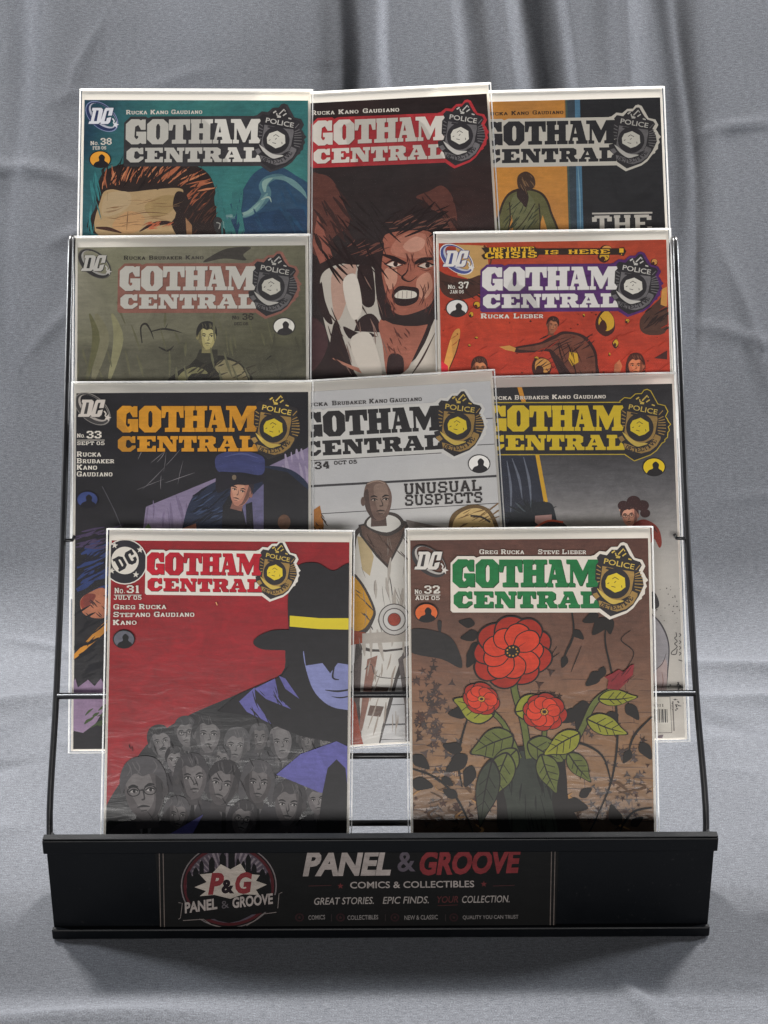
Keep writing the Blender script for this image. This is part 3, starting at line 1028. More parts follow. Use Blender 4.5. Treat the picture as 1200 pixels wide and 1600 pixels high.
def masthead(P, L, Rt, Bl, letters, plate=None, shadow=None, line=None, gold=True, cut=None, badge=True):
    """L, Rt, Bl: photo pixels of the title's top left (25,90), top right (884,90) and bottom left (30,374)"""
    ax, ay = (Rt[0] - L[0]) / 859.0, (Rt[1] - L[1]) / 859.0
    bx, by = (Bl[0] - L[0] - ax * 5) / 284.0, (Bl[1] - L[1] - ay * 5) / 284.0
    T = lambda p: (L[0] + ax * (p[0] - 25) + bx * (p[1] - 90), L[1] + ay * (p[0] - 25) + by * (p[1] - 90))
    TT = lambda ps: [T(p) for p in ps]
    tp = [(14, 112), (54, 72), (150, 72), (165, 82), (190, 72), (870, 72), (880, 240), (880, 402), (26, 402), (14, 390)]
    if plate:
        P.poly(TT(tp), plate)
        if badge:
            P.poly(TT(BADGE_PLATE), plate)
        if line:
            e = TT([(14, 390), (14, 112), (54, 72), (860, 72)])
            P.strip(e, 1.5, line, smooth=False)
            P.strip(TT([(14, 390), (26, 402), (880, 402)]), 1.5, line, smooth=False)
            P.strip(TT(BADGE_PLATE + BADGE_PLATE[:1])[1:-2], 1.5, line, smooth=False)
    for sh, col in (((4, 4), shadow), ((0, 0), letters)):
        if col is None:
            continue
        P.up()
        for o, hs in GL.values():
            mv = lambda ps: [(x + sh[0], y + sh[1]) for x, y in ps]
            P.poly(TT(mv(o)), col, [TT(mv(h)) for h in hs], up=False)
    if not badge:
        return
    if gold:
        dk, tan, hi, hexc = (48, 45, 46), (140, 112, 66), (182, 156, 78), (196, 172, 50)
    else:
        dk, tan, hi, hexc = (52, 50, 52), (98, 95, 96), (172, 168, 162), (186, 182, 172)
    bt = lambda ps: TT([B(*p) for p in ps])
    P.poly(TT(BADGE_BODY), dk)
    # rays of the fan
    for pts in ([(860, 690), (960, 640)], [(860, 730), (985, 700)], [(855, 770), (1000, 760)], [(850, 815), (1005, 815)],
                [(850, 870), (1010, 880)], [(845, 925), (1000, 950)], [(860, 975), (975, 1010)], [(145, 520), (215, 570)],
                [(135, 600), (215, 640)], [(130, 680), (205, 700)], [(140, 760), (200, 765)], [(150, 830), (195, 825)], [(870, 610), (950, 520)]):
        P.strip(bt(pts), 1.5 * abs(ax) / 0.26, tan, smooth=False)
    P.poly(bt([(245, 535), (480, 585), (600, 610), (835, 640), (845, 700), (795, 980), (745, 1090), (560, 1190), (420, 1215), (300, 1120), (185, 960), (225, 700)]), tan)
    P.poly(bt(ellipse(492, 862, 272, 285)), dk)
    P.poly(bt([(300, 590), (470, 640), (500, 600), (330, 560)]), dk)
    P.poly(bt([(510, 665), (665, 760), (678, 930), (590, 1000), (480, 1035), (310, 930), (302, 810), (350, 720)]), hexc)
    for pts in ([(430, 780), (480, 745), (550, 790)], [(470, 850), (500, 820)], [(415, 915), (490, 935)], [(340, 870), (375, 850)], [(605, 900), (612, 945)]):
        P.strip(bt(pts), 1.0 * abs(ax) / 0.26, dk, smooth=False)
    P.blob(bt([(150, 960), (200, 990), (420, 1150), (640, 1185), (560, 1225), (420, 1245), (250, 1120)]), hi)
    # ribbon
    P.poly(bt([(800, 1000), (905, 1050), (900, 1100), (820, 1240), (690, 1340), (520, 1390), (330, 1340), (190, 1290), (175, 1180), (250, 1200), (420, 1270), (560, 1260), (700, 1180)]), tan)
    P.poly(bt([(60, 1060), (140, 1030), (195, 1110), (120, 1160)]), tan)
    P.strip(bt([(420, 290), (480, 250)]), 2.2, hi, smooth=False)
    for pts in ([(540, 320), (640, 215), (665, 260)], [(490, 290), (500, 340), (580, 370)], [(620, 350), (690, 300)], [(730, 400), (790, 420)], [(500, 375), (575, 380)]):
        P.strip(bt(pts), 2.0 * abs(ax) / 0.26, hi, smooth=False)
    s = math.hypot(ax, ay)
    P.sans('POLICE', T(B(268, 490)), T(B(832, 605)), 100 * 0.3125 * s * 1.02, hi, bold=0.012)
    ab = [(190, 1265), (255, 1300), (340, 1330), (425, 1340), (510, 1335), (590, 1318), (660, 1285), (730, 1235), (790, 1180)]
    for ch, a, b2 in zip('DETECTIVE', ab, ab[1:] + [(835, 1120)]):
        P.slab(ch, T(B(a[0] + 6, a[1] + 15)), T(B(b2[0] - 8, b2[1] + 15)), 82 * 0.3125 * s, dk, stem=0.34)


def swoosh(P, x0, y0, x1, y1, light=(190, 184, 176), dark=(58, 55, 55), rim=None):
    T = lambda p: (x0 + (p[0] - 20) / 570.0 * (x1 - x0), y0 + (p[1] - 105) / 525.0 * (y1 - y0))
    TT = lambda ps: [T(p) for p in ps]
    el = lambda cx, cy, a, b, r: ellipse(cx, cy, a, b, r, 32)
    if rim:
        P.poly(TT(el(300, 365, 330, 200, 0.72)), rim, [TT(el(302, 362, 305, 180, 0.72))])
    P.poly(TT(el(298, 365, 312, 190, 0.72)), dark, [TT(el(325, 345, 268, 140, 0.72))])
    P.poly(TT(el(312, 352, 282, 150, 0.72)), mix(light, dark, 0.25), [TT(el(330, 340, 268, 132, 0.72))])
    k = 7
    out = lambda ps: ps
    D = [(140, 218), (290, 218), (320, 243), (318, 275), (278, 460), (242, 492), (72, 492), (85, 450), (112, 446), (150, 268), (132, 262)]
    Dh = [(206, 262), (248, 262), (214, 446), (164, 446)]
    C = [(350, 240), (372, 218), (502, 218), (472, 350), (404, 352), (428, 264), (388, 270), (345, 446), (374, 446), (388, 392), (462, 376), (440, 462), (405, 494), (292, 494), (272, 465)]
    g = lambda ps, m: [(x + m[0], y + m[1]) for x, y in ps]
    for m in ((12, 10), (-8, -6)):
        P.poly(TT(g(D, m)), dark)
        P.poly(TT(g(C, m)), dark)
    P.poly(TT(D), light, [TT(Dh)])
    P.poly(TT(C), light)
    P.poly(TT(star(535, 505, 62, 0.3)), light)
    P.strip(TT([(480, 400), (510, 440), (500, 470)]), 2.0, light)


def roundel(P, cx, cy, rx, ry, col, dk=(40, 38, 40)):
    """small round publisher's mark: a dark plain bust on a coloured disc"""
    P.poly(ellipse(cx, cy, rx, ry), col)
    P.poly(crv([(cx - rx * 0.62, cy + ry * 0.78), (cx - rx * 0.45, cy + ry * 0.35), (cx - rx * 0.10, cy + ry * 0.15), (cx - rx * 0.14, cy - ry * 0.30),
                (cx + rx * 0.14, cy - ry * 0.62), (cx + rx * 0.45, cy - ry * 0.30), (cx + rx * 0.42, cy + ry * 0.15), (cx + rx * 0.72, cy + ry * 0.42),
                (cx + rx * 0.68, cy + ry * 0.72), (cx, cy + ry * 0.98)], 4), dk)
    P.poly(ellipse(cx, cy, rx * 1.04, ry * 1.04), dk, [ellipse(cx, cy, rx * 0.95, ry * 0.95)])


# ------------------------------------------------------------------ figures in the artwork
def face(P, cx, cy, s, skin, hair, dark=(38, 36, 38), turn=0.2, style=0, light=None, tilt=0.0, rng=None):
    """head about 2s tall with hair, brows, eyes, nose, mouth and a shaded side"""
    rng = rng or random.Random(int(cx * 7 + cy))
    c, sn = math.cos(tilt), math.sin(tilt)
    T = lambda x, y: (cx + (x * c - y * sn) * s, cy + (x * sn + y * c) * s)
    TT = lambda ps: [T(*p) for p in ps]
    light = light or mix(skin, (255, 240, 225), 0.25)
    # hair behind
    if style in (1, 3):
        P.blob(TT([(-0.85, -0.5), (-0.4, -1.15), (0.4, -1.15), (0.88, -0.5), (0.95, 0.5), (0.8, 1.1), (0.45, 0.6), (-0.5, 0.6), (-0.8, 1.1), (-0.98, 0.4)]), hair)
    # neck
    P.poly(TT([(-0.35, 0.5), (0.38, 0.5), (0.42, 1.35), (-0.42, 1.35)]), mix(skin, dark, 0.35))
    P.blob(TT([(-0.70, -0.35), (-0.45, -0.95), (0.35, -1.0), (0.72, -0.4), (0.70, 0.25), (0.45, 0.85), (0.10, 1.05), (-0.25, 0.98), (-0.62, 0.45)]), skin)
    # lit half
    P.blob(TT([(-0.5 + turn, -0.75), (0.25 + turn * 0.6, -0.8), (0.45 + turn * 0.4, -0.1), (0.35 + turn * 0.3, 0.45), (0.05 + turn * 0.4, 0.75), (-0.25 + turn * 0.5, 0.3)]), mix(skin, light, 0.5))
    # shade side
    sd = -1 if turn > 0 else 1
    P.blob(TT([(sd * 0.70, -0.4), (sd * 0.48, -0.6), (sd * 0.42, 0.1), (sd * 0.30, 0.75), (sd * 0.10, 1.02), (sd * 0.40, 0.85), (sd * 0.66, 0.3)]), mix(skin, dark, 0.5))
    # ear
    P.poly(ellipse(*T(sd * 0.76, 0.02), 0.12 * s, 0.24 * s), mix(skin, dark, 0.25))
    # hair cap
    if style == 2:      # bald
        P.strip(TT([(-0.5, -0.88), (0.0, -1.02), (0.45, -0.85)]), 0.05 * s, light)
    else:
        fr = [(-0.82, 0.05), (-0.84, -0.55), (-0.55, -1.1), (0.0, -1.28), (0.55, -1.12), (0.84, -0.55), (0.80, 0.0),
              (0.66, -0.35), (0.35, -0.62), (0.0, -0.55), (-0.3, -0.66), (-0.62, -0.35)]
        P.blob(TT(fr), hair)
        for _ in range(5):
            x = rng.uniform(-0.6, 0.5)
            P.strip(TT([(x, -1.1), (x + 0.1, -0.85), (x + rng.uniform(-0.1, 0.3), -0.6)]), 0.05 * s, mix(hair, light, 0.35), taper=(0.3, 0.2))
    t = turn * 0.35
    for e in (-1, 1):
        x = e * 0.30 + t
        P.strip(TT([(x - 0.18, -0.17 + e * 0.02), (x, -0.24), (x + 0.18, -0.19 - e * 0.02)]), 0.09 * s, dark, taper=(0.5, 0.4))
        P.poly(TT([(x - 0.15, -0.03), (x, -0.10), (x + 0.15, -0.03), (x, 0.03)]), mix(light, (230, 225, 220), 0.3))
        P.poly(ellipse(*T(x + 0.02, -0.03), 0.06 * s, 0.06 * s, n=10), dark)
        P.strip(TT([(x - 0.17, -0.03), (x, -0.11), (x + 0.17, -0.03)]), 0.05 * s, dark)
    P.strip(TT([(0.02 + t, -0.1), (0.10 + t * 1.3, 0.25), (-0.04 + t, 0.30)]), 0.06 * s, mix(skin, dark, 0.7), taper=(0.2, 1))
    P.strip(TT([(-0.22 + t, 0.56), (t, 0.53), (0.24 + t, 0.57)]), 0.09 * s, mix(skin, dark, 0.85), taper=(0.3, 0.3))
    P.strip(TT([(-0.10 + t, 0.70), (0.12 + t, 0.70)]), 0.05 * s, mix(skin, dark, 0.5))
    if style == 4:      # glasses
        for e in (-1, 1):
            P.poly(ellipse(*T(e * 0.30 + t, -0.02), 0.24 * s, 0.18 * s), dark, [ellipse(*T(e * 0.30 + t, -0.02), 0.20 * s, 0.145 * s)])
        P.strip(TT([(-0.06 + t, -0.05), (0.06 + t, -0.05)]), 0.05 * s, dark)
    if style in (5,):   # moustache
        P.strip(TT([(-0.28 + t, 0.5), (t, 0.42), (0.28 + t, 0.5)]), 0.13 * s, dark, taper=(0.3, 0.3))


def leaf(P, x, y, L, a, col, w=0.38):
    c, s = math.cos(a), math.sin(a)
    pts = [(0, 0), (0.3, -w * 0.8), (0.62, -w * 0.7), (1, 0), (0.62, w * 0.55), (0.3, w * 0.8)]
    P.poly(crv([(x + (u * c - v * s) * L, y + (u * s + v * c) * L) for u, v in pts], 3), col)


def splatter(P, n, x0, y0, x1, y1, r0, r1, col, seed):
    rr = random.Random(seed)
    for _ in range(n):
        x, y, r = rr.uniform(x0, x1), rr.uniform(y0, y1), rr.uniform(r0, r1)
        P.poly([(x + r * rr.uniform(0.6, 1.2) * math.cos(k * 1.047), y + r * rr.uniform(0.5, 1.1) * math.sin(k * 1.047)) for k in range(6)], col)


def hatch(P, n, box, ang, L, w, col, seed, jit=0.25):
    rr = random.Random(seed)
    for _ in range(n):
        x, y = rr.uniform(box[0], box[2]), rr.uniform(box[1], box[3])
        a = ang + rr.uniform(-jit, jit)
        l = L * rr.uniform(0.5, 1.3)
        P.strip([(x, y), (x + l * 0.5 * math.cos(a) + rr.uniform(-1, 1), y + l * 0.5 * math.sin(a) + rr.uniform(-1, 1)),
                 (x + l * math.cos(a), y + l * math.sin(a))], w * rr.uniform(0.6, 1.4), col, taper=(0.3, 0.2))


def vnoise(seed, sc):
    r = random.Random(seed)
    ks = [(r.gauss(0, 1) / sc, r.gauss(0, 1) / sc, r.uniform(0, 6.28)) for _ in range(7)]
    return lambda x, y: sum(math.sin(x * a + y * b + c) for a, b, c in ks) / 5.0


# ------------------------------------------------------------------ comics
CW, CH = 0.1772, 0.2700            # sleeve
ROW = {}


def row_plane(py, d):
    v = ray(600, py)
    return CAM_P + v * d


ROW[1] = row_plane(827, 1.260)
ROW[3] = row_plane(596, 1.293)
ROW[2] = row_plane(368, 1.316)
ROW[4] = row_plane(140, 1.340)


def comic(row, layer, corner, other, right, label, art, h=CH):
    """corner: photo pixel of a top corner of the sleeve; other: second pixel on its top edge"""
    p0 = ROW[row] - NRM * (0.0031 * layer)
    a, b = hit(*corner, p0, NRM), hit(*other, p0, NRM)
    X = (a - b) if right else (b - a)
    X.normalize()
    Y = NRM.cross(X).normalized()
    org = a - X * (CW / 2 if right else -CW / 2) - Y * h
    M = Matrix((( X.x, Y.x, NRM.x, org.x), (X.y, Y.y, NRM.y, org.y), (X.z, Y.z, NRM.z, org.z), (0, 0, 0, 1)))
    root = empty('bagged_comic', M, label, 'comic book', 'bagged comics standing in the tiers of the rack')
    # board
    bm = bmesh.new()
    bm_box(bm, (-0.0866, 0.0016, 0.0002), (0.0866, h - 0.0012, 0.0008), 0.00015)
    bmesh.ops.delete(bm, geom=[f for f in bm.faces if f.calc_center_median().z < 0.0003], context='FACES_ONLY')
    from_bm('backing_board', bm, [M_BOARD], root)
    # printed comic
    x0, y0, x1, y1 = -0.0848, 0.0030, 0.0848, h - 0.0085
    P = Print(M, 0.00165, x0, y0, x1, y1)
    art(P)
    P.build('comic_cover', root, box_geo(x0, y0, 0.0009, x1, y1, 0.00163), [M_INK, M_PAPER])
    # sleeve: front film, milky rim, folded flap behind
    bm = bmesh.new()
    nx, ny = 12, 18
    rr = random.Random(int(corner[0] * 3 + corner[1]))
    ph = [rr.uniform(0, 6.28) for _ in range(4)]
    g = []
    for j in range(ny + 1):
        rw = []
        for i in range(nx + 1):
            u, v = i / nx, j / ny
            e = min(u, 1 - u, v, 1 - v)
            z = 0.0027 + 0.0003 * math.sin(u * 7 + v * 5 + ph[0]) * min(1, e * 8)
            rw.append(bm.verts.new((-CW / 2 + 0.0006 + (CW - 0.0012) * u, 0.0004 + (h - 0.0006) * v, z - 0.0006 * (1 - min(1, e * 14)))))
        g.append(rw)
    for j in range(ny):
        for i in range(nx):
            bm.faces.new((g[j][i], g[j][i + 1], g[j + 1][i + 1], g[j + 1][i]))
    sl = from_bm('plastic_sleeve', bm, [M_FILM], root, True)
    bm = bmesh.new()
    bm_box(bm, (-CW / 2, 0.0, 0.0003), (-CW / 2 + 0.0008, h, 0.0020))
    bm_box(bm, (CW / 2 - 0.0008, 0.0, 0.0003), (CW / 2, h, 0.0020))
    bm_box(bm, (-CW / 2 + 0.0010, h - 0.0009, 0.0003), (CW / 2 - 0.0010, h + 0.0002, 0.0022))
    bm_box(bm, (-CW / 2 + 0.0010, -0.0002, 0.0003), (CW / 2 - 0.0010, 0.0006, 0.0020))
    from_bm('sleeve_seam', bm, [M_SEAM], sl)
    return root, M

INKK = (40, 38, 40)
CREAM = (192, 186, 176)


# ---- red cover, lower left
def art_red(P):
    red = (146, 26, 38)
    n = vnoise(3, 60)
    P.grad(lambda x, y: mix(red, (132, 22, 34), 0.5 + 0.5 * n(x, y)))
    # crowd in dark greys inside the arc of a coat
    P.poly(crv([(163, 1305), (165, 1262), (200, 1205), (235, 1158), (290, 1120), (370, 1085), (440, 1052), (455, 1000), (556, 1000), (556, 1310)], 6), (36, 35, 37))
    rr = random.Random(2)
    crowd = [(250, 1160, 22, 5, 0.3), (291, 1145, 21, 4, -0.2), (324, 1148, 27, 1, 0.2), (370, 1166, 24, 0, -0.25), (405, 1152, 18, 0, 0.1), (438, 1160, 24, 2, 0.25),
             (478, 1156, 18, 0, 0.3), (512, 1160, 17, 0, -0.2), (274, 1188, 18, 0, -0.2), (345, 1186, 17, 4, 0.1), (470, 1200, 18, 3, 0.2),
             (300, 1216, 31, 1, 0.25), (349, 1226, 31, 0, -0.3), (402, 1224, 29, 3, 0.2), (497, 1250, 22, 0, -0.1), (452, 1258, 31, 0, -0.2), (520, 1276, 27, 2, 0.1),
             (276, 1274, 24, 0, 0.3), (380, 1280, 24, 4, -0.1), (226, 1236, 43, 4, -0.25)]
    for i, (x, y, s, st, t) in enumerate(crowd):
        g_ = rr.choice((98, 88, 76, 68))
        sk = (g_, g_ - 4, g_ - 3)
        hr = rr.choice((40, 46, 58, 70))
        # shoulders
        P.blob([(x - s * 1.4, y + s * 2.6), (x - s * 1.2, y + s * 1.4), (x - s * 0.4, y + s * 1.05), (x + s * 0.4, y + s * 1.05), (x + s * 1.2, y + s * 1.4), (x + s * 1.4, y + s * 2.6)], (52, 50, 53))
        P.poly([(x - s * 0.3, y + s * 1.1), (x + s * 0.05, y + s * 1.9), (x + s * 0.35, y + s * 1.1)], (88, 85, 86))
        P.poly([(x - s * 0.06, y + s * 1.3), (x + s * 0.12, y + s * 1.3), (x + s * 0.16, y + s * 2.5), (x - s * 0.10, y + s * 2.5)], (34, 33, 35))
        face(P, x, y, s, sk, (hr, hr - 2, hr) if st != 2 else (60, 57, 58), (32, 31, 33), t, st, light=(118, 114, 113), tilt=rr.uniform(-0.25, 0.25))
    hatch(P, 40, (200, 1150, 500, 1300), 1.2, 16, 1.2, (34, 33, 35), 9)
    P.poly([(262, 1305), (318, 1272), (300, 1305)], (78, 76, 128))
    # black figure in a broad hat and long coat filling the right edge
    blk = (38, 37, 39)
    P.poly([(446, 1000), (452, 1040), (440, 1056), (420, 1064), (372, 1085), (340, 1112), (392, 1118), (470, 1150), (548, 1165), (560, 1310), (560, 990)], blk)
    P.poly(crv([(452, 990), (450, 940), (456, 898), (470, 882), (496, 880), (520, 892), (540, 882), (562, 874)], 6, False) + [(562, 1000), (452, 996)], blk)
    # face under the brim
    lil = (112, 116, 156)
    P.poly(crv([(474, 1014), (500, 1012), (556, 1016), (556, 1100), (535, 1108), (508, 1098), (486, 1070)], 5), lil)
    P.poly([(474, 1010), (556, 1012), (556, 1040), (528, 1036), (516, 1052), (504, 1036), (478, 1040)], blk)
    P.strip([(524, 1036), (520, 1058), (530, 1062)], 3, blk, taper=(0.4, 0.4))
    P.strip([(508, 1078), (528, 1080), (549, 1077)], 3.0, blk, taper=(0.3, 0.8))
    P.strip([(518, 1088), (532, 1090), (549, 1087)], 2.2, blk, taper=(0.2, 0.8))
    P.poly(crv([(396, 1003), (412, 990), (446, 984), (556, 990), (560, 1016), (500, 1018), (440, 1016), (408, 1014)], 5), blk)
    # hat band
    P.poly([(453, 962), (500, 966), (558, 966), (558, 984), (500, 983), (453, 979)], (188, 170, 44))
    # collar and lapel lights
    for q in ([(374, 1096), (398, 1074), (400, 1096), (424, 1131), (386, 1112)], [(398, 1076), (430, 1060), (436, 1090), (455, 1108), (416, 1092)],
              [(436, 1056), (446, 1060), (468, 1092), (446, 1076)]):
        P.poly(q, (86, 84, 136))
    hatch(P, 12, (380, 1070, 450, 1115), 1.0, 26, 2.0, blk, 5)
    # shirt front
    P.poly([(432, 1210), (470, 1178), (526, 1158), (552, 1170), (556, 1240), (500, 1238), (462, 1222)], (84, 82, 138))
    P.poly([(504, 1238), (512, 1200), (526, 1186), (540, 1200), (544, 1240), (556, 1310), (495, 1310)], blk)
    P.poly(ellipse(196, 878, 35, 35.5), (198, 190, 182))
    P.poly(ellipse(196, 878, 33.4, 33.8), (42, 41, 45))
    P.poly(ellipse(196, 876, 21.5, 21.5), CREAM)
    rot = -0.5
    c, s = math.cos(rot), math.sin(rot)
    G = lambda ps: [(196.5 + x * c - y * s, 876 + x * s + y * c) for x, y in ps]
    P.poly(G([(-17, -11), (-6, -11), (-1, -7), (-1, 7), (-6, 11), (-17, 11), (-17, 7), (-15, 7), (-15, -7), (-17, -7)]), (38, 38, 42), [G([(-9, -6), (-7, -6), (-6, -4), (-6, 4), (-7, 6), (-9, 6)])])
    P.poly(G([(6, -11), (17, -11), (17, -2), (12, -2), (12, -6), (9, -6), (8, -4), (8, 4), (9, 6), (12, 6), (12, 2), (17, 2), (17, 7), (13, 11), (6, 11), (2, 7), (2, -7)]), (38, 38, 42))
    for x, y in ((180, 852.5), (219.5, 859.5), (175.5, 892), (213, 898)):
        P.poly(star(x, y, 5.2, 0.1), CREAM)
    masthead(P, (230.5, 863), (410.5, 865), (230.5, 923.5), (158, 32, 44), (198, 192, 182), (60, 26, 30))
    P.slab('No.', (180, 927), (197, 927), 8, CREAM)
    P.slab('31', (199, 926.5), (219, 926.5), 11.5, CREAM, stem=0.36)
    P.strip([(179, 930), (222, 930)], 0.9, CREAM, smooth=False)
    P.slab('JULY 05', (179, 937), (222, 937), 6, CREAM)
    P.slab('Greg Rucka', (178, 952), (260, 951.5), 7.6, CREAM)
    P.slab('Stefano Gaudiano', (178, 964), (304, 963.5), 7.6, CREAM)
    P.slab('Kano', (177.5, 976.5), (214, 976), 7.6, CREAM)
    roundel(P, 194.5, 999, 16.5, 14, (88, 88, 96), (30, 29, 31))
    P.strip([(338, 941), (340, 946)], 1.4, (205, 150, 100))


# ---- brown cover with a red flower, lower right
def art_plant(P):
    n = vnoise(8, 42)
    n2 = vnoise(9, 14)
    stops = [(840, (94, 62, 54)), (960, (101, 70, 58)), (1050, (124, 86, 66)), (1130, (140, 102, 70)), (1220, (136, 100, 64)), (1310, (112, 82, 56))]

    def bgc(x, y):
        for (a, ca), (b, cb) in zip(stops, stops[1:]):
            if y <= b:
                c = mix(ca, cb, (y - a) / (b - a))
                break
        else:
            c = stops[-1][1]
        return mix(c, mix(c, (60, 44, 40), 0.35), 0.35 + 0.4 * n(x, y) + 0.2 * n2(x, y))
    P.grad(bgc, 40, 60)
    br = (76, 52, 42)
    rr = random.Random(21)
    # brick joints showing through
    for r_ in range(14):
        y = 1062 + r_ * 17
        for q in range(5):
            x = 645 + q * 80 + rr.uniform(-15, 15) + (r_ % 2) * 22
            if rr.random() < 0.9:
                P.strip([(x, y), (x + 20, y + rr.uniform(-1, 1)), (x + rr.uniform(25, 60), y + 1)], 1.2, br, taper=(0.4, 0.3))
            if rr.random() < 0.5:
                P.strip([(x, y), (x + 1, y + 16)], 1.0, br, smooth=False)
    # ivy leaves on the wall, in brown
    for (bx, by, sx, sy, cnt) in ((672, 1090, 26, 45, 46), (690, 1180, 34, 60, 40), (668, 1130, 20, 30, 22), (980, 1200, 30, 60, 30), (900, 1130, 24, 30, 14), (700, 1270, 50, 24, 34), (955, 1265, 60, 30, 44), (860, 1080, 16, 20, 8)):
        for _ in range(cnt):
            x, y = rr.gauss(bx, sx * 0.6), rr.gauss(by, sy * 0.6)
            P.poly(star(x, y, rr.uniform(4, 8.5), rr.uniform(0, 6.28), 3 if rr.random() < 0.5 else 5, 0.34), mix((76, 52, 44), (50, 36, 32), rr.random()))
    for _ in range(34):
        x, y = rr.uniform(645, 1020), rr.uniform(1215, 1300)
        P.strip([(x, y), (x + rr.uniform(-20, 20), y + rr.uniform(4, 14)), (x + rr.uniform(-34, 34), y + rr.uniform(8, 26))], rr.uniform(1.5, 5), (84, 62, 46) if rr.random() < 0.6 else (150, 112, 72), taper=(0.2, 0.2))
    # dark sweep at the left edge
    P.poly(crv([(640, 985), (676, 985), (708, 1000), (722, 1043), (690, 1030), (640, 1018)], 5), (46, 44, 44))
    P.poly(crv([(684, 970), (690, 972), (688, 990), (684, 982)], 3), (46, 44, 44))
    k = (36, 33, 32)
    gr, gr2, gr3 = (122, 122, 46), (86, 92, 50), (56, 60, 50)
    # vines
    for v in ([(950, 960), (945, 1000), (955, 1050), (962, 1100), (964, 1160), (955, 1220), (935, 1270), (918, 1305)],
              [(893, 955), (896, 990), (884, 1020), (880, 1030)], [(640, 1200), (680, 1215), (712, 1245), (735, 1290), (740, 1305)],
              [(1018, 1120), (990, 1150), (980, 1185)], [(1018, 1262), (990, 1268), (972, 1290), (968, 1305)], [(870, 1170), (900, 1160), (940, 1180), (955, 1225)],
              [(735, 1110), (722, 1150), (716, 1190), (722, 1230)]):
        P.strip(v, 3.6, k, taper=(0.6, 0.5))
    for v in ([(985, 985), (970, 1000), (990, 1020), (975, 1050)], [(908, 1010), (900, 1030), (892, 1050)], [(870, 1010), (858, 1030), (874, 1020)]):
        P.strip(v, 1.4, k, taper=(0.5, 0.5))
    for (x, y, L, a) in ((742, 975, 26, 3.3), (748, 990, 30, 2.9), (752, 1005, 32, 2.4), (740, 1020, 26, 2.0), (945, 965, 34, 2.2), (935, 960, 28, 2.7), (948, 962, 30, 1.4), (938, 1050, 32, 2.4), (944, 1042, 22, 2.0),
                          (905, 1110, 36, 2.6), (912, 1106, 36, 1.9), (920, 1100, 26, 2.9), (978, 1100, 32, 0.9), (966, 1116, 34, 2.7), (1000, 1160, 32, 1.0), (985, 1172, 24, 2.1), (735, 1110, 36, 3.0), (730, 1180, 42, 2.5), (722, 1172, 32, 3.4), (738, 1196, 36, 1.9),
                          (645, 1180, 34, 0.7), (642, 1222, 36, 0.2), (715, 1245, 26, 3.6), (690, 1215, 22, 0.6), (895, 985, 22, 0.7), (884, 1025, 20, 1.9), (880, 1255, 40, 0.2), (905, 1245, 24, -0.6), (966, 1290, 36, -1.9), (752, 1012, 20, 1.3), (985, 1290, 24, -0.6)):
        leaf(P, x, y, L, a, k, 0.36)
    # vase, dark green below
    P.poly(crv([(795, 1168), (770, 1205), (776, 1250), (790, 1308), (905, 1308), (888, 1250), (884, 1205), (872, 1172)], 6), k)
    P.poly(crv([(800, 1176), (782, 1208), (790, 1250), (806, 1308), (868, 1308), (862, 1250), (868, 1205), (860, 1178)], 6), (50, 54, 48))
    hatch(P, 22, (790, 1185, 865, 1290), 1.45, 42, 3.0, (34, 34, 33), 31)
    # green stems and big leaves
    def gleaf(x, y, L, a, w=0.34, c=gr):
        ca, sa = math.cos(a), math.sin(a)
        base = [(0, 0), (0.22, -w * 0.75), (0.55, -w * 0.8), (0.85, -w * 0.3), (1.04, 0), (0.82, w * 0.35), (0.5, w * 0.75), (0.2, w * 0.65)]
        f = lambda m: [(x + (u * ca - v * sa) * L * m - ca * L * (m - 1) * 0.5, y + (u * sa + v * ca) * L * m - sa * L * (m - 1) * 0.5) for u, v in base]
        P.blob(f(1.09), k)
        P.blob(f(1.0), c)
        P.strip([(x, y), (x + ca * L * 0.5 - sa * 2, y + sa * L * 0.5 + ca * 2), (x + ca * L * 0.95, y + sa * L * 0.95)], 2.2, k, taper=(1, 0.2))
        for t in (0.25, 0.45, 0.65):
            for sg in (-1, 1):
                ex, ey = t + 0.16, sg * w * 0.62
                P.strip([(x + ca * L * t, y + sa * L * t), (x + (ex * ca - ey * sa) * L, y + (ex * sa + ey * ca) * L)], 1.2, k, smooth=False)
    def stem(pts, w, c=gr2):
        P.strip(pts, w + 3, k)
        P.strip(pts, w, c)
    stem([(826, 1185), (818, 1130), (804, 1080), (800, 1040)], 9)
    stem([(836, 1185), (850, 1150), (848, 1120)], 6)
    stem([(846, 1190), (884, 1180), (908, 1140), (930, 1096), (964, 1074)], 8)
    stem([(812, 1185), (786, 1130), (752, 1100)], 6)
    for q in ((770, 1116, 62, 3.5, 0.42), (800, 1150, 66, 2.75, 0.42), (806, 1112, 60, -0.25, 0.4), (826, 1160, 58, 0.5, 0.4), (806, 1172, 62, 2.3, 0.36), (846, 1180, 60, 1.2, 0.34),
              (792, 1178, 70, 1.9, 0.34), (904, 1146, 60, 2.6, 0.34), (918, 1124, 62, 0.35, 0.3), (936, 1092, 56, -0.05, 0.26), (888, 1178, 52, 0.9, 0.32)):
        gleaf(*q, c=gr if q[1] < 1150 else gr2)
    gleaf(768, 1190, 96, 1.75, 0.22, gr3)
    # red blooms: rings of petals round a dark eye
    rd, rd2 = (176, 56, 38), (140, 42, 32)

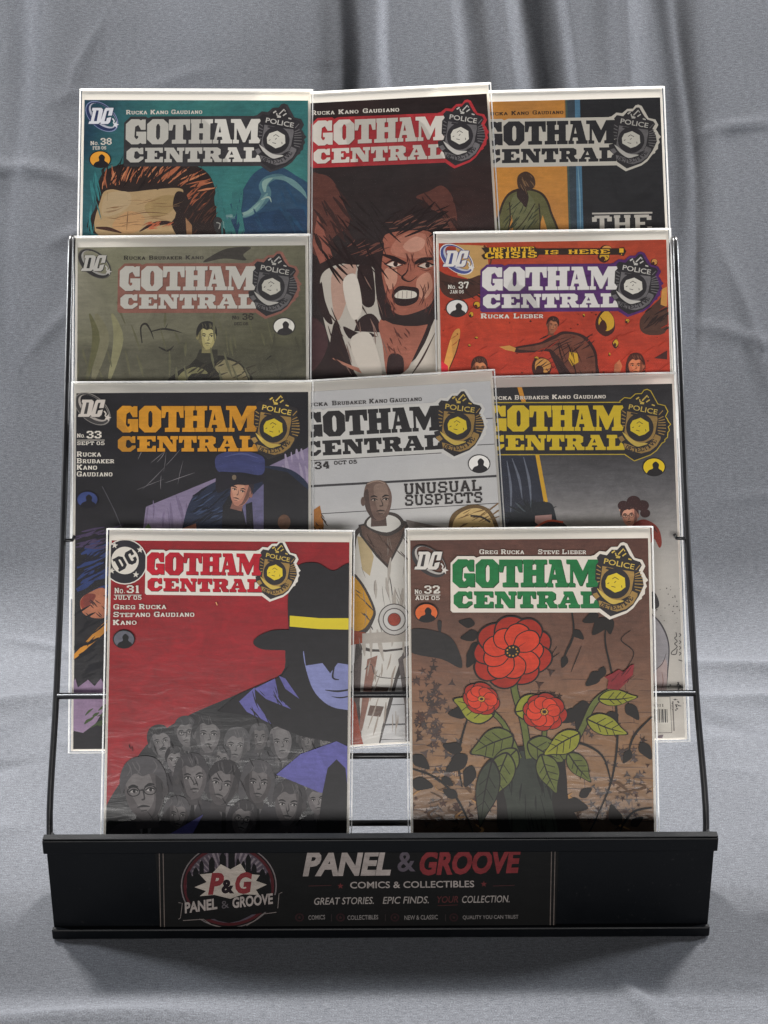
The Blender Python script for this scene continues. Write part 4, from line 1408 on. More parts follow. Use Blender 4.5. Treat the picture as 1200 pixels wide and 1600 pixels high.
    def bloom(x, y, r, sq, rot, np_):
        cr_, sr_ = math.cos(rot), math.sin(rot)
        for ring, (rr_, cc) in enumerate(((1.0, rd2), (0.78, rd))):
            for i in range(np_):
                a = 2 * math.pi * (i + 0.5 * ring) / np_
                L = r * rr_ * (0.92 + 0.16 * rr.random())
                w = 0.36 * 9 / np_
                base = [(0.08, -0.05), (0.45, -w), (0.85, -w * 0.85), (1.0, -0.04), (0.86, w * 0.8), (0.45, w), (0.08, 0.05)]
                pts = []
                for u, v in base:
                    px_, py_ = (u * math.cos(a) - v * math.sin(a)) * L, (u * math.sin(a) + v * math.cos(a)) * L * sq
                    pts.append((x + px_ * cr_ - py_ * sr_, y + px_ * sr_ + py_ * cr_))
                mx_, my_ = sum(t[0] for t in pts) / 7, sum(t[1] for t in pts) / 7
                P.blob([(mx_ + (t[0] - mx_) * 1.10, my_ + (t[1] - my_) * 1.10) for t in pts], k)
                P.blob(pts, cc)
                P.strip([(x, y), (mx_, my_)], 1.6, k, taper=(1, 0.2))
        P.poly(ellipse(x, y, r * 0.20, r * 0.20 * sq, rot), k)
        for i in range(9):
            P.poly(ellipse(x + r * 0.13 * math.cos(i * 0.7), y + r * 0.13 * sq * math.sin(i * 0.7), 1.4, 1.4, 0, 6), (170, 120, 50))
    bloom(800, 1018, 62, 0.84, -0.3, 9)
    bloom(752, 1092, 30, 0.8, 0.4, 7)
    bloom(850, 1112, 34, 0.85, 0.2, 8)
    # small red bud at the end of the long stem
    P.poly([(948, 1076), (950, 1062), (944, 1058), (956, 1052), (966, 1046), (974, 1050), (984, 1040), (990, 1038), (988, 1054), (976, 1068), (966, 1078)], (116, 42, 46))
    hatch(P, 8, (952, 1050, 980, 1070), -0.8, 14, 1.5, (70, 30, 34), 3)
    masthead(P, (706.7, 874), (935.7, 874), (708, 949.7), (34, 102, 58), (198, 190, 178), (16, 50, 30))
    swoosh(P, 642, 851, 700, 904)
    P.slab('No.', (648, 928), (662, 928), 6.5, CREAM)
    P.slab('32', (663, 927.5), (687, 927.5), 12, CREAM, stem=0.36)
    P.strip([(649, 930), (688, 930)], 0.9, CREAM, smooth=False)
    P.slab('AUG 05', (649, 937.5), (687, 937.5), 6, CREAM)
    P.slab('Greg Rucka', (748.5, 866), (818, 866), 7, CREAM)
    P.slab('Steve Lieber', (840, 866), (914.5, 866), 7, CREAM)
    roundel(P, 666, 958, 18, 14.5, (190, 92, 50), (36, 35, 36))


# ---- dark cover with a policeman in a blue cap, third tier left
def art_cap(P):
    n = vnoise(5, 40)
    P.grad(lambda x, y: mix((43, 41, 45), (30, 29, 32), 0.5 + 0.5 * n(x, y)))
    lav = (128, 116, 142)
    P.poly([(222, 840), (228, 792), (262, 778), (340, 746), (352, 760), (480, 700), (487, 690), (487, 850), (222, 850)], lav)
    hatch(P, 26, (230, 770, 330, 830), 1.5, 40, 4, (112, 100, 126), 6)
    hatch(P, 14, (440, 700, 486, 740), 1.4, 30, 4, (150, 138, 160), 7)
    # torso
    P.poly(crv([(284, 830), (300, 778), (338, 752), (370, 740), (420, 728), (462, 738), (487, 772), (487, 850), (284, 850)], 5), (40, 46, 64))
    P.poly([(410, 730), (450, 738), (487, 770), (487, 850), (412, 850)], (40, 39, 42))
    hatch(P, 28, (296, 770, 350, 820), -0.5, 24, 3, (30, 32, 42), 8)
    hatch(P, 12, (296, 776, 345, 815), -0.5, 20, 2, (60, 72, 100), 18)
    P.poly([(346, 850), (348, 790), (366, 762), (382, 786), (396, 850)], (36, 35, 39))
    P.poly([(378, 790), (412, 756), (412, 850), (392, 850)], (96, 92, 122))
    P.poly([(384, 788), (394, 784), (398, 850), (386, 850)], (36, 35, 40))
    face(P, 376, 768, 22, (172, 118, 100), (50, 44, 50), (40, 34, 38), -0.5, 0, light=(206, 160, 132), tilt=0.25)
    # cap
    P.poly(crv([(340, 770), (338, 742), (348, 726), (384, 722), (412, 738), (410, 752), (386, 758), (368, 758)], 5), (38, 36, 42))
    P.poly(crv([(336, 724), (342, 710), (374, 704), (408, 712), (414, 726), (408, 742), (376, 738), (344, 738)], 6), (60, 64, 104))
    P.strip([(344, 738), (376, 741), (408, 746)], 4, (34, 33, 40), taper=(0.6, 0.6))
    P.strip([(350, 714), (378, 709), (404, 716)], 3, (78, 82, 122), taper=(0.2, 0.2))
    P.poly(ellipse(366, 746, 3.4, 4), (110, 96, 80))
    P.poly(ellipse(444, 816, 10, 12), (92, 66, 52))
    P.poly([(285, 826), (306, 818), (308, 832), (285, 834)], (160, 104, 84))
    P.poly([(222, 830), (232, 818), (240, 830)], (90, 110, 70))
    # left strip: night street in blues, an orange streak
    blue = (46, 60, 108)
    hatch(P, 30, (112, 850, 165, 930), -0.45, 40, 6, blue, 12)
    hatch(P, 22, (112, 830, 165, 860), -0.2, 30, 3, (70, 58, 86), 13)
    hatch(P, 30, (112, 840, 165, 940), -0.5, 34, 3, (28, 30, 44), 14)
    P.blob([(126, 938), (140, 926), (164, 920), (168, 960), (150, 966), (130, 958)], (168, 106, 80))
    P.blob([(126, 940), (136, 928), (150, 930), (142, 944), (130, 952)], (120, 56, 48))
    hatch(P, 10, (132, 930, 164, 960), 0.6, 14, 2, (60, 40, 40), 15)
    P.poly([(108, 1030), (128, 1010), (150, 985), (168, 968), (168, 985), (140, 1010), (110, 1036)], (178, 120, 48))
    hatch(P, 8, (112, 985, 165, 1025), -0.8, 30, 2, (44, 38, 38), 16)
    hatch(P, 26, (108, 960, 165, 1060), -0.5, 30, 4, (30, 30, 34), 17)
    P.poly([(108, 1080), (118, 1060), (122, 1074), (138, 1062), (148, 1072), (158, 1060), (168, 1080), (168, 1100), (150, 1130), (130, 1145), (108, 1140)], (126, 106, 130))
    P.poly([(108, 1142), (130, 1146), (150, 1130), (168, 1100), (168, 1185), (108, 1185)], (40, 39, 42))
    hatch(P, 10, (128, 1110, 165, 1140), -0.6, 22, 4, (58, 70, 46), 19)
    # scratches in the black
    hatch(P, 10, (190, 712, 300, 770), -0.9, 40, 1.0, (110, 106, 110), 4, 0.8)
    P.strip([(160, 760), (180, 800), (196, 840)], 0.9, (90, 88, 94))
    masthead(P, (183, 634.5), (403, 634), (184, 706), (178, 124, 44), None, (30, 26, 22))
    swoosh(P, 117, 614, 174, 665, (178, 170, 162), (60, 58, 58), (120, 116, 112))
    P.slab('No.', (121, 684), (134.5, 684), 6, CREAM)
    P.slab('33', (136, 685), (159, 685), 11, CREAM, stem=0.36)
    P.strip([(121, 688), (164, 688)], 0.8, CREAM, smooth=False)
    P.slab('SEPT 05', (121, 695.5), (164, 695.5), 5.2, CREAM)
    for t, x1, y in (('Rucka', 158, 713.5), ('Brubaker', 178.5, 724), ('Kano', 152, 734), ('Gaudiano', 176, 744.5)):
        P.slab(t, (120.5, y), (x1, y), 7.4, CREAM)
    roundel(P, 137, 781, 16.5, 13, (54, 64, 104), (34, 33, 38))


# ---- white cover with a man in front of height lines, third tier middle
def art_lineup(P):
    n = vnoise(15, 70)
    P.grad(lambda x, y: mix((186, 183, 180), (164, 164, 168), 0.45 + 0.5 * n(x, y)))
    lin_ = (66, 64, 66)
    for y0, sl, w in ((660, -0.05, 1.4), (702, -0.055, 1.2), (752, -0.055, 3.6), (796, -0.06, 1.2), (1044, -0.03, 2), (1100, -0.05, 1.2), (1128, -0.03, 2.6), (1150, -0.02, 1.2)):
        P.strip([(480, y0 + 8), (640, y0 + 8 + 160 * sl), (800, y0 + 8 + 320 * sl)], w, lin_, smooth=False)
    ou = (64, 58, 56)
    suit, suit2, brn = (190, 186, 180), (160, 152, 144), (92, 74, 66)
    # legs, with brown straps and side stripes
    P.poly([(556, 1000), (640, 1000), (640, 1030), (622, 1060), (612, 1100), (600, 1140), (592, 1170), (552, 1172), (552, 1060)], ou)
    P.poly([(566, 1000), (636, 1000), (618, 1055), (606, 1100), (596, 1140), (590, 1172), (566, 1172), (562, 1100)], suit)
    P.poly([(550, 1040), (566, 1020), (562, 1090), (554, 1140), (550, 1140)], (84, 74, 72))
    P.poly([(574, 1030), (590, 1024), (580, 1080), (566, 1140), (560, 1150), (566, 1090)], (128, 92, 80))
    P.poly([(580, 1072), (608, 1074), (604, 1084), (580, 1084)], brn)
    P.poly([(578, 1102), (600, 1104), (594, 1120), (574, 1118)], brn)
    P.poly([(622, 1030), (644, 1010), (644, 1170), (634, 1168), (632, 1100)], (96, 88, 86))
    P.poly([(630, 1030), (644, 1020), (644, 1160), (638, 1100)], (170, 160, 150))
    P.strip([(570, 1046), (580, 1038), (588, 1056), (618, 1060), (640, 1058)], 1.4, ou)
    P.poly([(548, 1085), (556, 1100), (562, 1140), (570, 1172), (548, 1175)], (138, 58, 38))
    # torso
    P.poly(crv([(548, 900), (550, 850), (556, 828), (580, 815), (620, 812), (650, 822), (668, 850), (660, 900), (648, 960), (646, 1010), (560, 1014), (560, 960)], 4), ou)
    P.poly(crv([(552, 900), (556, 850), (562, 832), (584, 820), (618, 818), (644, 828), (660, 852), (654, 900), (642, 960), (640, 1008), (566, 1010), (566, 960)], 4), suit)
    P.poly([(558, 838), (574, 840), (584, 870), (578, 900), (566, 890)], (170, 152, 118))
    P.poly([(560, 820), (600, 812), (640, 818), (628, 846), (606, 888), (588, 870), (562, 836)], ou)
    P.poly([(564, 822), (600, 816), (634, 820), (624, 846), (606, 882), (590, 866), (566, 836)], brn)
    P.strip([(606, 888), (612, 920), (614, 950)], 1.4, ou)
    hatch(P, 14, (565, 850, 635, 1000), 1.5, 40, 5, suit2, 22)
    # left sleeve in yellow, rust cuff
    P.poly(crv([(548, 900), (566, 910), (586, 950), (584, 970), (570, 990), (548, 985)], 4), ou)
    P.poly(crv([(548, 904), (564, 914), (582, 950), (580, 966), (566, 984), (548, 978)], 4), (178, 130, 44))
    hatch(P, 8, (552, 915, 580, 980), 0.8, 16, 2, ou, 23)
    P.poly([(548, 984), (568, 988), (582, 992), (570, 1004), (548, 1008)], (132, 64, 46))
    hatch(P, 20, (560, 826, 640, 1000), 1.4, 26, 1.0, (120, 112, 106), 27)
    hatch(P, 16, (572, 1010, 632, 1170), 1.7, 40, 2.6, (146, 134, 124), 28)
    hatch(P, 12, (564, 826, 630, 880), 0.9, 22, 1.8, (64, 50, 46), 29)
    # belt with a round buckle
    P.poly([(566, 990), (640, 984), (640, 1002), (566, 1006)], suit2)
    for r, c in ((25, ou), (23.5, (176, 172, 168)), (18, ou), (16.5, (186, 182, 178)), (10.5, ou), (9.5, (140, 58, 44))):
        P.poly(ellipse(616, 968, r, r), c)
    # head of a man with close-cropped hair and a high collar
    P.poly(crv([(570, 822), (578, 806), (600, 800), (622, 804), (632, 822), (604, 838)], 4), ou)
    P.poly(crv([(574, 822), (580, 808), (600, 804), (618, 808), (626, 820), (604, 832)], 4), suit)
    face(P, 590, 782, 30, (104, 84, 76), (58, 50, 48), (44, 38, 38), 0.35, 2, light=(150, 128, 114), tilt=-0.05)
    # fair-haired head at the right
    P.blob([(700, 830), (704, 808), (716, 796), (740, 788), (764, 796), (778, 820), (780, 850), (700, 850)], (96, 76, 50))
    P.blob([(706, 830), (710, 812), (722, 800), (742, 794), (760, 800), (772, 822), (774, 850), (706, 850)], (188, 160, 108))
    hatch(P, 16, (712, 798, 770, 830), -0.5, 26, 2.2, (112, 86, 54), 25)
    P.strip([(735, 806), (752, 808), (766, 816)], 3, (54, 46, 42))
    P.poly([(488, 798), (500, 790), (506, 820), (504, 850), (488, 850)], (150, 98, 48))
    hatch(P, 8, (488, 800, 506, 830), 1.0, 14, 2, (60, 48, 42), 26)
    P.poly([(634, 812), (680, 822), (700, 826), (640, 828)], (120, 112, 108))
    masthead(P, (469.3, 644.8), (688.7, 633), (474, 713.6), (44, 42, 43), (190, 187, 183), None)
    # thin outline of the plate
    P.slab('Rucka', (473, 635.8), (512, 634), 6.6, (60, 57, 57))
    P.slab('Brubaker', (519, 633.6), (572, 631), 6.6, (60, 57, 57))
    P.slab('Kano', (577, 630.6), (605, 629.4), 6.6, (60, 57, 57))
    P.slab('Gaudiano', (609, 629.2), (659, 626.6), 6.6, (60, 57, 57))
    P.strip([(486, 720), (560, 716), (690, 708)], 1.0, lin_, smooth=False)
    P.slab('34', (492.5, 733.5), (515, 732), 11, (50, 47, 47), stem=0.36)
    P.slab('OCT 05', (522, 726.5), (558, 724.5), 5.6, (50, 47, 47))
    roundel(P, 748.5, 725, 17, 14, (200, 197, 192), (44, 42, 44))
    P.slab('UNUSUAL', (632, 773), (752, 766.5), 16.5, (52, 49, 49), stem=0.30)
    P.slab('SUSPECTS', (633, 790.5), (754, 785), 16, (52, 49, 49), stem=0.30)


# ---- black to white cover with yellow title, third tier right
def art_yard(P):
    n = vnoise(25, 36)

    def bgc(x, y):
        st = [(590, (44, 42, 44)), (712, (66, 64, 66)), (760, (92, 90, 92)), (820, (140, 136, 134)), (880, (172, 167, 161)), (1170, (186, 179, 170))]
        for (a, ca), (b, cb) in zip(st, st[1:]):
            if y <= b:
                return mix(mix(ca, cb, (y - a) / (b - a)), (90, 88, 90), 0.14 * n(x, y) + 0.06)
        return st[-1][1]
    P.grad(bgc, 30, 60)
    P.poly([(770, 712), (838, 712), (855, 790), (850, 850), (770, 850)], (46, 48, 58))
    for a, b in (((800, 716), (816, 780)), ((818, 714), (830, 790)), ((792, 720), (798, 800))):
        P.strip([a, ((a[0] + b[0]) / 2 + 3, (a[1] + b[1]) / 2), b], 4, (96, 100, 112), taper=(0.2, 0.2))
    P.poly([(836, 708), (842, 708), (856, 784), (850, 786)], (190, 146, 46))
    P.poly([(808, 604), (815, 604), (823, 632), (816, 632)], (190, 130, 50))
    # wet dark hair of a head at the lower left
    rr = random.Random(7)
    P.blob([(792, 850), (796, 812), (812, 792), (850, 784), (866, 796), (866, 850)], (38, 40, 44))
    for _ in range(22):
        a = rr.uniform(-0.3, 2.6)
        P.strip([(832, 806), (832 - 26 * math.cos(a), 806 - 14 * math.sin(a)), (832 - 46 * math.cos(a), 806 - 26 * math.sin(a))], 4, (36, 38, 42) if rr.random() < 0.7 else (70, 78, 84), taper=(1, 0.1))
    P.poly([(836, 806), (862, 804), (862, 818), (846, 824), (836, 816)], (160, 124, 118))
    P.blob([(822, 850), (838, 824), (860, 814), (884, 820), (896, 850)], (54, 46, 48))
    P.strip([(834, 826), (856, 814), (880, 816)], 3, (168, 70, 46))
    # woman with dark curly hair and a red top
    face(P, 984, 806, 17, (186, 128, 108), (58, 38, 38), (44, 32, 34), -0.4, 4, light=(210, 160, 134), tilt=-0.1)
    for x, y, r in ((974, 790, 9), (990, 784, 11), (1004, 790, 10), (1008, 802, 8)):
        P.poly(ellipse(x, y, r, r * 0.85), (56, 36, 36))
    P.blob([(986, 824), (1002, 812), (1018, 816), (1030, 828), (1034, 848), (1030, 856), (1022, 842), (1014, 850), (986, 850)], (122, 50, 42))
    hatch(P, 8, (992, 818, 1026, 845), 0.8, 14, 1.8, (60, 34, 34), 41)
    # right margin, lower: grey shape, specks, signature, price box
    P.blob([(1018, 925), (1026, 930), (1030, 946), (1022, 952), (1016, 946)], (52, 50, 52))
    splatter(P, 26, 1022, 915, 1062, 975, 0.5, 1.4, (58, 56, 56), 42)
    P.poly(crv([(1000, 955), (1022, 962), (1038, 982), (1046, 1010), (1044, 1050), (1040, 1085), (1030, 1130), (1000, 1130)], 6), (70, 66, 70))
    P.poly(crv([(1000, 957), (1021, 964), (1036, 984), (1044, 1010), (1042, 1050), (1038, 1085), (1028, 1130), (1000, 1130)], 6), (140, 136, 140))
    P.poly(crv([(1024, 1050), (1040, 1030), (1042, 1060), (1038, 1100), (1020, 1110), (1016, 1060)], 5), (158, 140, 138))
    P.strip([(1018, 1050), (1034, 1038), (1041, 1020)], 1.4, (80, 72, 76), taper=(0.4, 0.3))
    P.strip([(1034, 1050), (1036, 1066), (1032, 1080)], 1.2, (120, 84, 80), taper=(0.3, 0.3))
    sg = (64, 60, 60)
    P.strip([(1056, 988), (1057, 994), (1054, 997), (1058, 1002), (1054, 1006), (1058, 1010), (1055, 1014), (1050, 1018), (1049, 1022), (1056, 1022), (1058, 1014)], 1.3, sg)
    for y in (990, 1001, 1010, 1019):
        P.strip([(1061, y), (1064, y + 2), (1061, y + 5)], 1.2, sg)
    P.strip([(1060, 1031), (1066, 1033)], 1.4, sg)
    splatter(P, 16, 1044, 1066, 1066, 1086, 0.6, 2.0, sg, 43)
    splatter(P, 14, 1048, 1092, 1068, 1110, 0.6, 2.0, sg, 44)
    hatch(P, 10, (1046, 1068, 1062, 1108), 0.3, 8, 1.0, sg, 45)
    P.poly([(1000, 1088), (1047, 1088), (1050, 1145), (1000, 1146)], (110, 104, 100))
    P.poly([(1000, 1089), (1046, 1089), (1049, 1144), (1000, 1145)], (188, 182, 172))
    P.slab('0311', (1018, 1104), (1037, 1104), 4, (60, 57, 56), stem=0.3)
    x = 1016.0
    rr = random.Random(3)
    while x < 1042:
        w = rr.choice((0.7, 1.1, 1.6, 2.2))
        P.poly([(x, 1108), (x + w, 1108), (x + w + 0.6, 1129), (x + 0.6, 1129)], (52, 50, 50))
        x += w + rr.choice((0.8, 1.2, 1.6))
    P.strip([(1051, 1096), (1052, 1120), (1053, 1142)], 1.8, (110, 104, 100))
    P.poly([(1026, 1150), (1036, 1148), (1032, 1164), (1026, 1164)], (110, 98, 104))
    ye = (192, 164, 46)
    masthead(P, (758.4, 633.8), (975.4, 633.2), (760, 703.8), ye, (46, 44, 46), None, line=(170, 146, 52))
    lt = (186, 178, 168)
    P.slab('Rucka', (762, 625), (799, 624.6), 6.4, lt)
    P.slab('Brubaker', (804, 624.4), (857, 623.8), 6.4, lt)
    P.slab('Kano', (862.5, 623.6), (891, 623.2), 6.4, lt)
    P.slab('Gaudiano', (896, 623.2), (946, 622.6), 6.4, lt)
    roundel(P, 1021.5, 730, 17.5, 14, (192, 164, 40), (40, 38, 39))


# ---- olive cover with a man in a cloak, second tier left
def art_olive(P):
    n = vnoise(35, 60)
    n2 = vnoise(36, 22)

    def bgc(x, y):
        t = (x - 120) / 370
        u = (y - 380) / 215
        c = mix((142, 138, 122), (88, 86, 70), min(1, t * 0.75 + u * 0.6))
        return mix(c, (104, 108, 70), max(0, 0.35 * n(x, y))) if u < 0.75 else mix(c, (74, 72, 62), 0.5 + 0.2 * n2(x, y))
    P.grad(bgc, 40, 30)
    for (x, w, c) in ((150, 22, (120, 116, 94)), (175, 16, (134, 130, 100)), (140, 12, (98, 96, 70))):
        P.strip([(x, 490), (x + 10, 530), (x - 4, 592)], w, c, taper=(0.2, 0.3))
    P.poly(crv([(318, 410), (330, 400), (356, 388), (392, 386), (380, 398), (384, 407), (350, 404)], 4), (70, 66, 62))
    # bare twigs
    tw = (54, 51, 48)
    for v in ([(222, 536), (220, 512), (228, 506), (236, 518), (240, 530)], [(236, 518), (254, 514), (270, 516), (284, 520)], [(248, 542), (262, 548), (272, 540)], [(258, 514), (262, 506)]):
        P.strip(v, 3.2, tw, taper=(0.5, 0.2))
    P.strip([(416, 562), (424, 556), (430, 558)], 2.4, tw, taper=(0.3, 0.2))
    # cloaked shoulders
    P.poly(crv([(268, 600), (276, 582), (296, 570), (312, 556), (324, 566), (338, 556), (356, 558), (380, 572), (388, 600)], 5), (52, 50, 46))
    P.poly(crv([(274, 600), (282, 584), (300, 574), (316, 576), (324, 584), (300, 584), (286, 600)], 4), (122, 118, 86))
    P.poly(crv([(336, 574), (348, 562), (372, 568), (384, 584), (385, 600), (350, 600), (344, 586)], 4), (128, 120, 92))
    hatch(P, 14, (285, 566, 380, 596), -0.6, 20, 2.6, (66, 62, 54), 51)
    P.poly([(306, 560), (312, 546), (340, 546), (340, 562), (322, 570)], (60, 58, 52))
    face(P, 323, 526, 19, (160, 150, 104), (50, 48, 46), (48, 46, 44), 0.2, 0, light=(196, 186, 136))
    hatch(P, 30, (120, 470, 480, 592), 1.4, 36, 4, (98, 96, 76), 53)
    hatch(P, 12, (400, 520, 480, 590), 1.5, 40, 6, (78, 76, 64), 54)
    masthead(P, (187.5, 416), (401, 415.6), (187.5, 482.6), (186, 182, 174), (134, 92, 82), (96, 70, 64), gold=False)
    swoosh(P, 122, 389, 175, 436, (186, 182, 176), (58, 56, 56), (90, 87, 82))
    P.slab('Rucka', (193.5, 406), (227, 406), 6, (62, 58, 54))
    P.slab('Brubaker', (233, 406), (284.5, 405.6), 6, (62, 58, 54))
    P.slab('Kano', (290, 405.6), (318, 405.4), 6, (74, 70, 66))
    P.slab('No.', (363, 499.5), (377, 499.5), 5.6, (58, 55, 52))
    P.slab('36', (379, 500), (396, 500), 9.6, (58, 55, 52), stem=0.36)
    P.slab('DEC 05', (366, 508.5), (388, 508.5), 4.4, (58, 55, 52))
    roundel(P, 444, 510.5, 17, 13.5, (190, 187, 178), (52, 50, 50))


# ---- orange cover with falling rocks, second tier right
def art_rocks(P):
    n = vnoise(45, 50)
    P.grad(lambda x, y: mix(mix((178, 84, 58), (188, 62, 46), (y - 375) / 210), (160, 58, 44), 0.4 + 0.5 * n(x, y)), 30, 20)
    dk = (66, 38, 34)
    yl, tn = (198, 154, 52), (196, 140, 76)

    def rock(x, y, r, ry=None, seed=0):
        ry = ry or r
        rr = random.Random(seed + int(x))
        ps = [(x + r * rr.uniform(0.85, 1.1) * math.cos(a), y + ry * rr.uniform(0.85, 1.1) * math.sin(a)) for a in (k * 0.785 for k in range(8))]
        P.blob(ps, dk, 3)
        P.blob([(x + (u - x) * 0.80 + r * 0.1, y + (v - y) * 0.74 - ry * 0.14) for u, v in ps], yl if rr.random() < 0.7 else tn, 3)
        P.blob([(x + (u - x) * 0.40 - r * 0.22, y + (v - y) * 0.45 + ry * 0.26) for u, v in ps], dk, 2)
        hatch(P, 4, (x - r * 0.5, y - ry * 0.5, x + r * 0.5, y + ry * 0.5), 0.9, r * 0.7, r * 0.10, dk, int(x))
    # wreck and fire behind the maker's mark
    P.poly([(712, 382), (760, 384), (764, 420), (745, 440), (715, 430)], (190, 150, 96))
    P.poly(crv([(684, 424), (700, 430), (730, 436), (752, 430), (756, 450), (740, 464), (712, 468), (690, 456)], 4), (74, 50, 44))
    hatch(P, 18, (686, 426, 750, 462), 0.5, 26, 4, (62, 44, 40), 61)
    P.strip([(756, 384), (768, 400), (760, 430)], 3, (100, 60, 44))
    for x, y, r, ry in ((947, 392, 11, 9), (944, 402, 10, 8), (946, 504, 17, 20), (745, 477, 6, 6), (736, 492, 4, 5), (962, 537, 5, 7), (847, 574, 16, 16), (896, 556, 8, 9), (980, 502, 4, 4), (838, 560, 4, 3), (744, 528, 3, 2), (733, 540, 2.5, 2), (1022, 410, 6, 6), (912, 493, 2, 3), (952, 554, 2, 3)):
        rock(x, y, r, ry)
    P.poly(crv([(1000, 500), (1012, 485), (1028, 470), (1040, 462), (1042, 515), (1020, 524), (1002, 518)], 4), (80, 56, 48))
    hatch(P, 14, (1004, 488, 1040, 516), -0.7, 22, 3, (52, 38, 36), 62)
    P.poly([(1034, 452), (1042, 448), (1042, 480), (1032, 476)], tn)
    # man in a brown coat, leaning away, arm out
    co, co2 = (112, 68, 56), (62, 42, 40)
    P.poly(crv([(804, 543), (840, 536), (862, 528), (880, 518), (912, 524), (930, 546), (934, 570), (932, 590), (886, 590), (870, 566), (858, 550), (830, 551), (806, 551)], 5), co2)
    P.poly(crv([(808, 545), (842, 539), (866, 530), (882, 522), (908, 527), (926, 548), (930, 572), (926, 590), (892, 590), (874, 562), (860, 546), (834, 548)], 5), co)
    hatch(P, 26, (830, 530, 920, 580), -0.5, 24, 1.8, co2, 63)
    P.poly([(858, 550), (872, 556), (896, 590), (876, 590)], co2)
    P.poly([(780, 542), (796, 540), (806, 544), (804, 550), (790, 547)], tn)
    face(P, 863, 509, 11.5, (150, 92, 70), (58, 38, 36), (52, 34, 32), 0.3, 0, light=(186, 126, 90), tilt=0.2)
    P.poly([(890, 550), (902, 552), (904, 566), (894, 572), (888, 562)], yl)
    # bystanders
    P.poly(crv([(690, 590), (698, 550), (708, 520), (718, 514), (718, 528), (712, 552), (702, 575), (700, 590)], 4), tn)
    P.strip([(702, 576), (712, 552), (718, 530)], 1.4, dk)
    P.poly([(684, 560), (700, 572), (700, 592), (684, 592)], (190, 50, 60))
    face(P, 749, 576, 15, (186, 112, 80), (70, 44, 40), (56, 36, 34), 0.2, 0, light=(206, 146, 100))
    face(P, 993, 572, 16, (178, 100, 74), (72, 46, 42), (54, 36, 34), -0.1, 1, light=(200, 130, 92))
    P.poly([(958, 590), (960, 570), (968, 562), (972, 572), (966, 590)], (176, 104, 74))
    P.poly([(1022, 560), (1042, 548), (1042, 562)], (70, 48, 46))
    hatch(P, 40, (690, 470, 1036, 590), -0.6, 22, 1.2, (150, 54, 42), 64)
    hatch(P, 14, (870, 525, 925, 585), 1.2, 30, 1.6, (52, 36, 34), 65)
    splatter(P, 26, 690, 470, 1036, 590, 0.8, 2.2, (88, 44, 38), 66)
    masthead(P, (753.4, 418), (966, 416.4), (754, 482), (190, 186, 182), (78, 50, 92), (96, 84, 96), gold=False)
    swoosh(P, 687, 382, 741, 430, (194, 190, 184), (70, 76, 120), (196, 190, 186))
    bk = (54, 46, 42)
    P.poly([(752, 388), (835, 386), (838, 389), (966, 389), (974, 387), (978, 394), (974, 401), (966, 399), (842, 399), (838, 404), (756, 406), (752, 400), (758, 396)], bk)
    P.slab('INFINITE', (763, 394.5), (834, 393), 6.6, yl, stem=0.34)
    P.slab('CRISIS', (758, 404.6), (838, 403), 9, yl, stem=0.42)
    P.slab('IS', (850, 398), (872, 397.8), 6, yl, stem=0.36)
    P.slab('HERE', (888, 397.6), (952, 397), 6.4, yl, stem=0.30)
    P.slab('!', (967, 399), (974, 399), 10, yl, stem=0.5)
    P.slab('No.', (700, 452), (714, 452), 6, CREAM)
    P.slab('37', (716.5, 451.5), (732.5, 451), 10, CREAM, stem=0.36)
    P.slab('JAN 06', (703, 459.4), (724.5, 459), 5, CREAM)
    P.slab('Rucka', (751, 498), (795, 498), 7.2, CREAM)
    P.slab('Lieber', (802, 498), (848, 497.6), 7.2, CREAM)
    roundel(P, 714, 482.5, 17, 13.5, (192, 188, 182), (50, 46, 46))


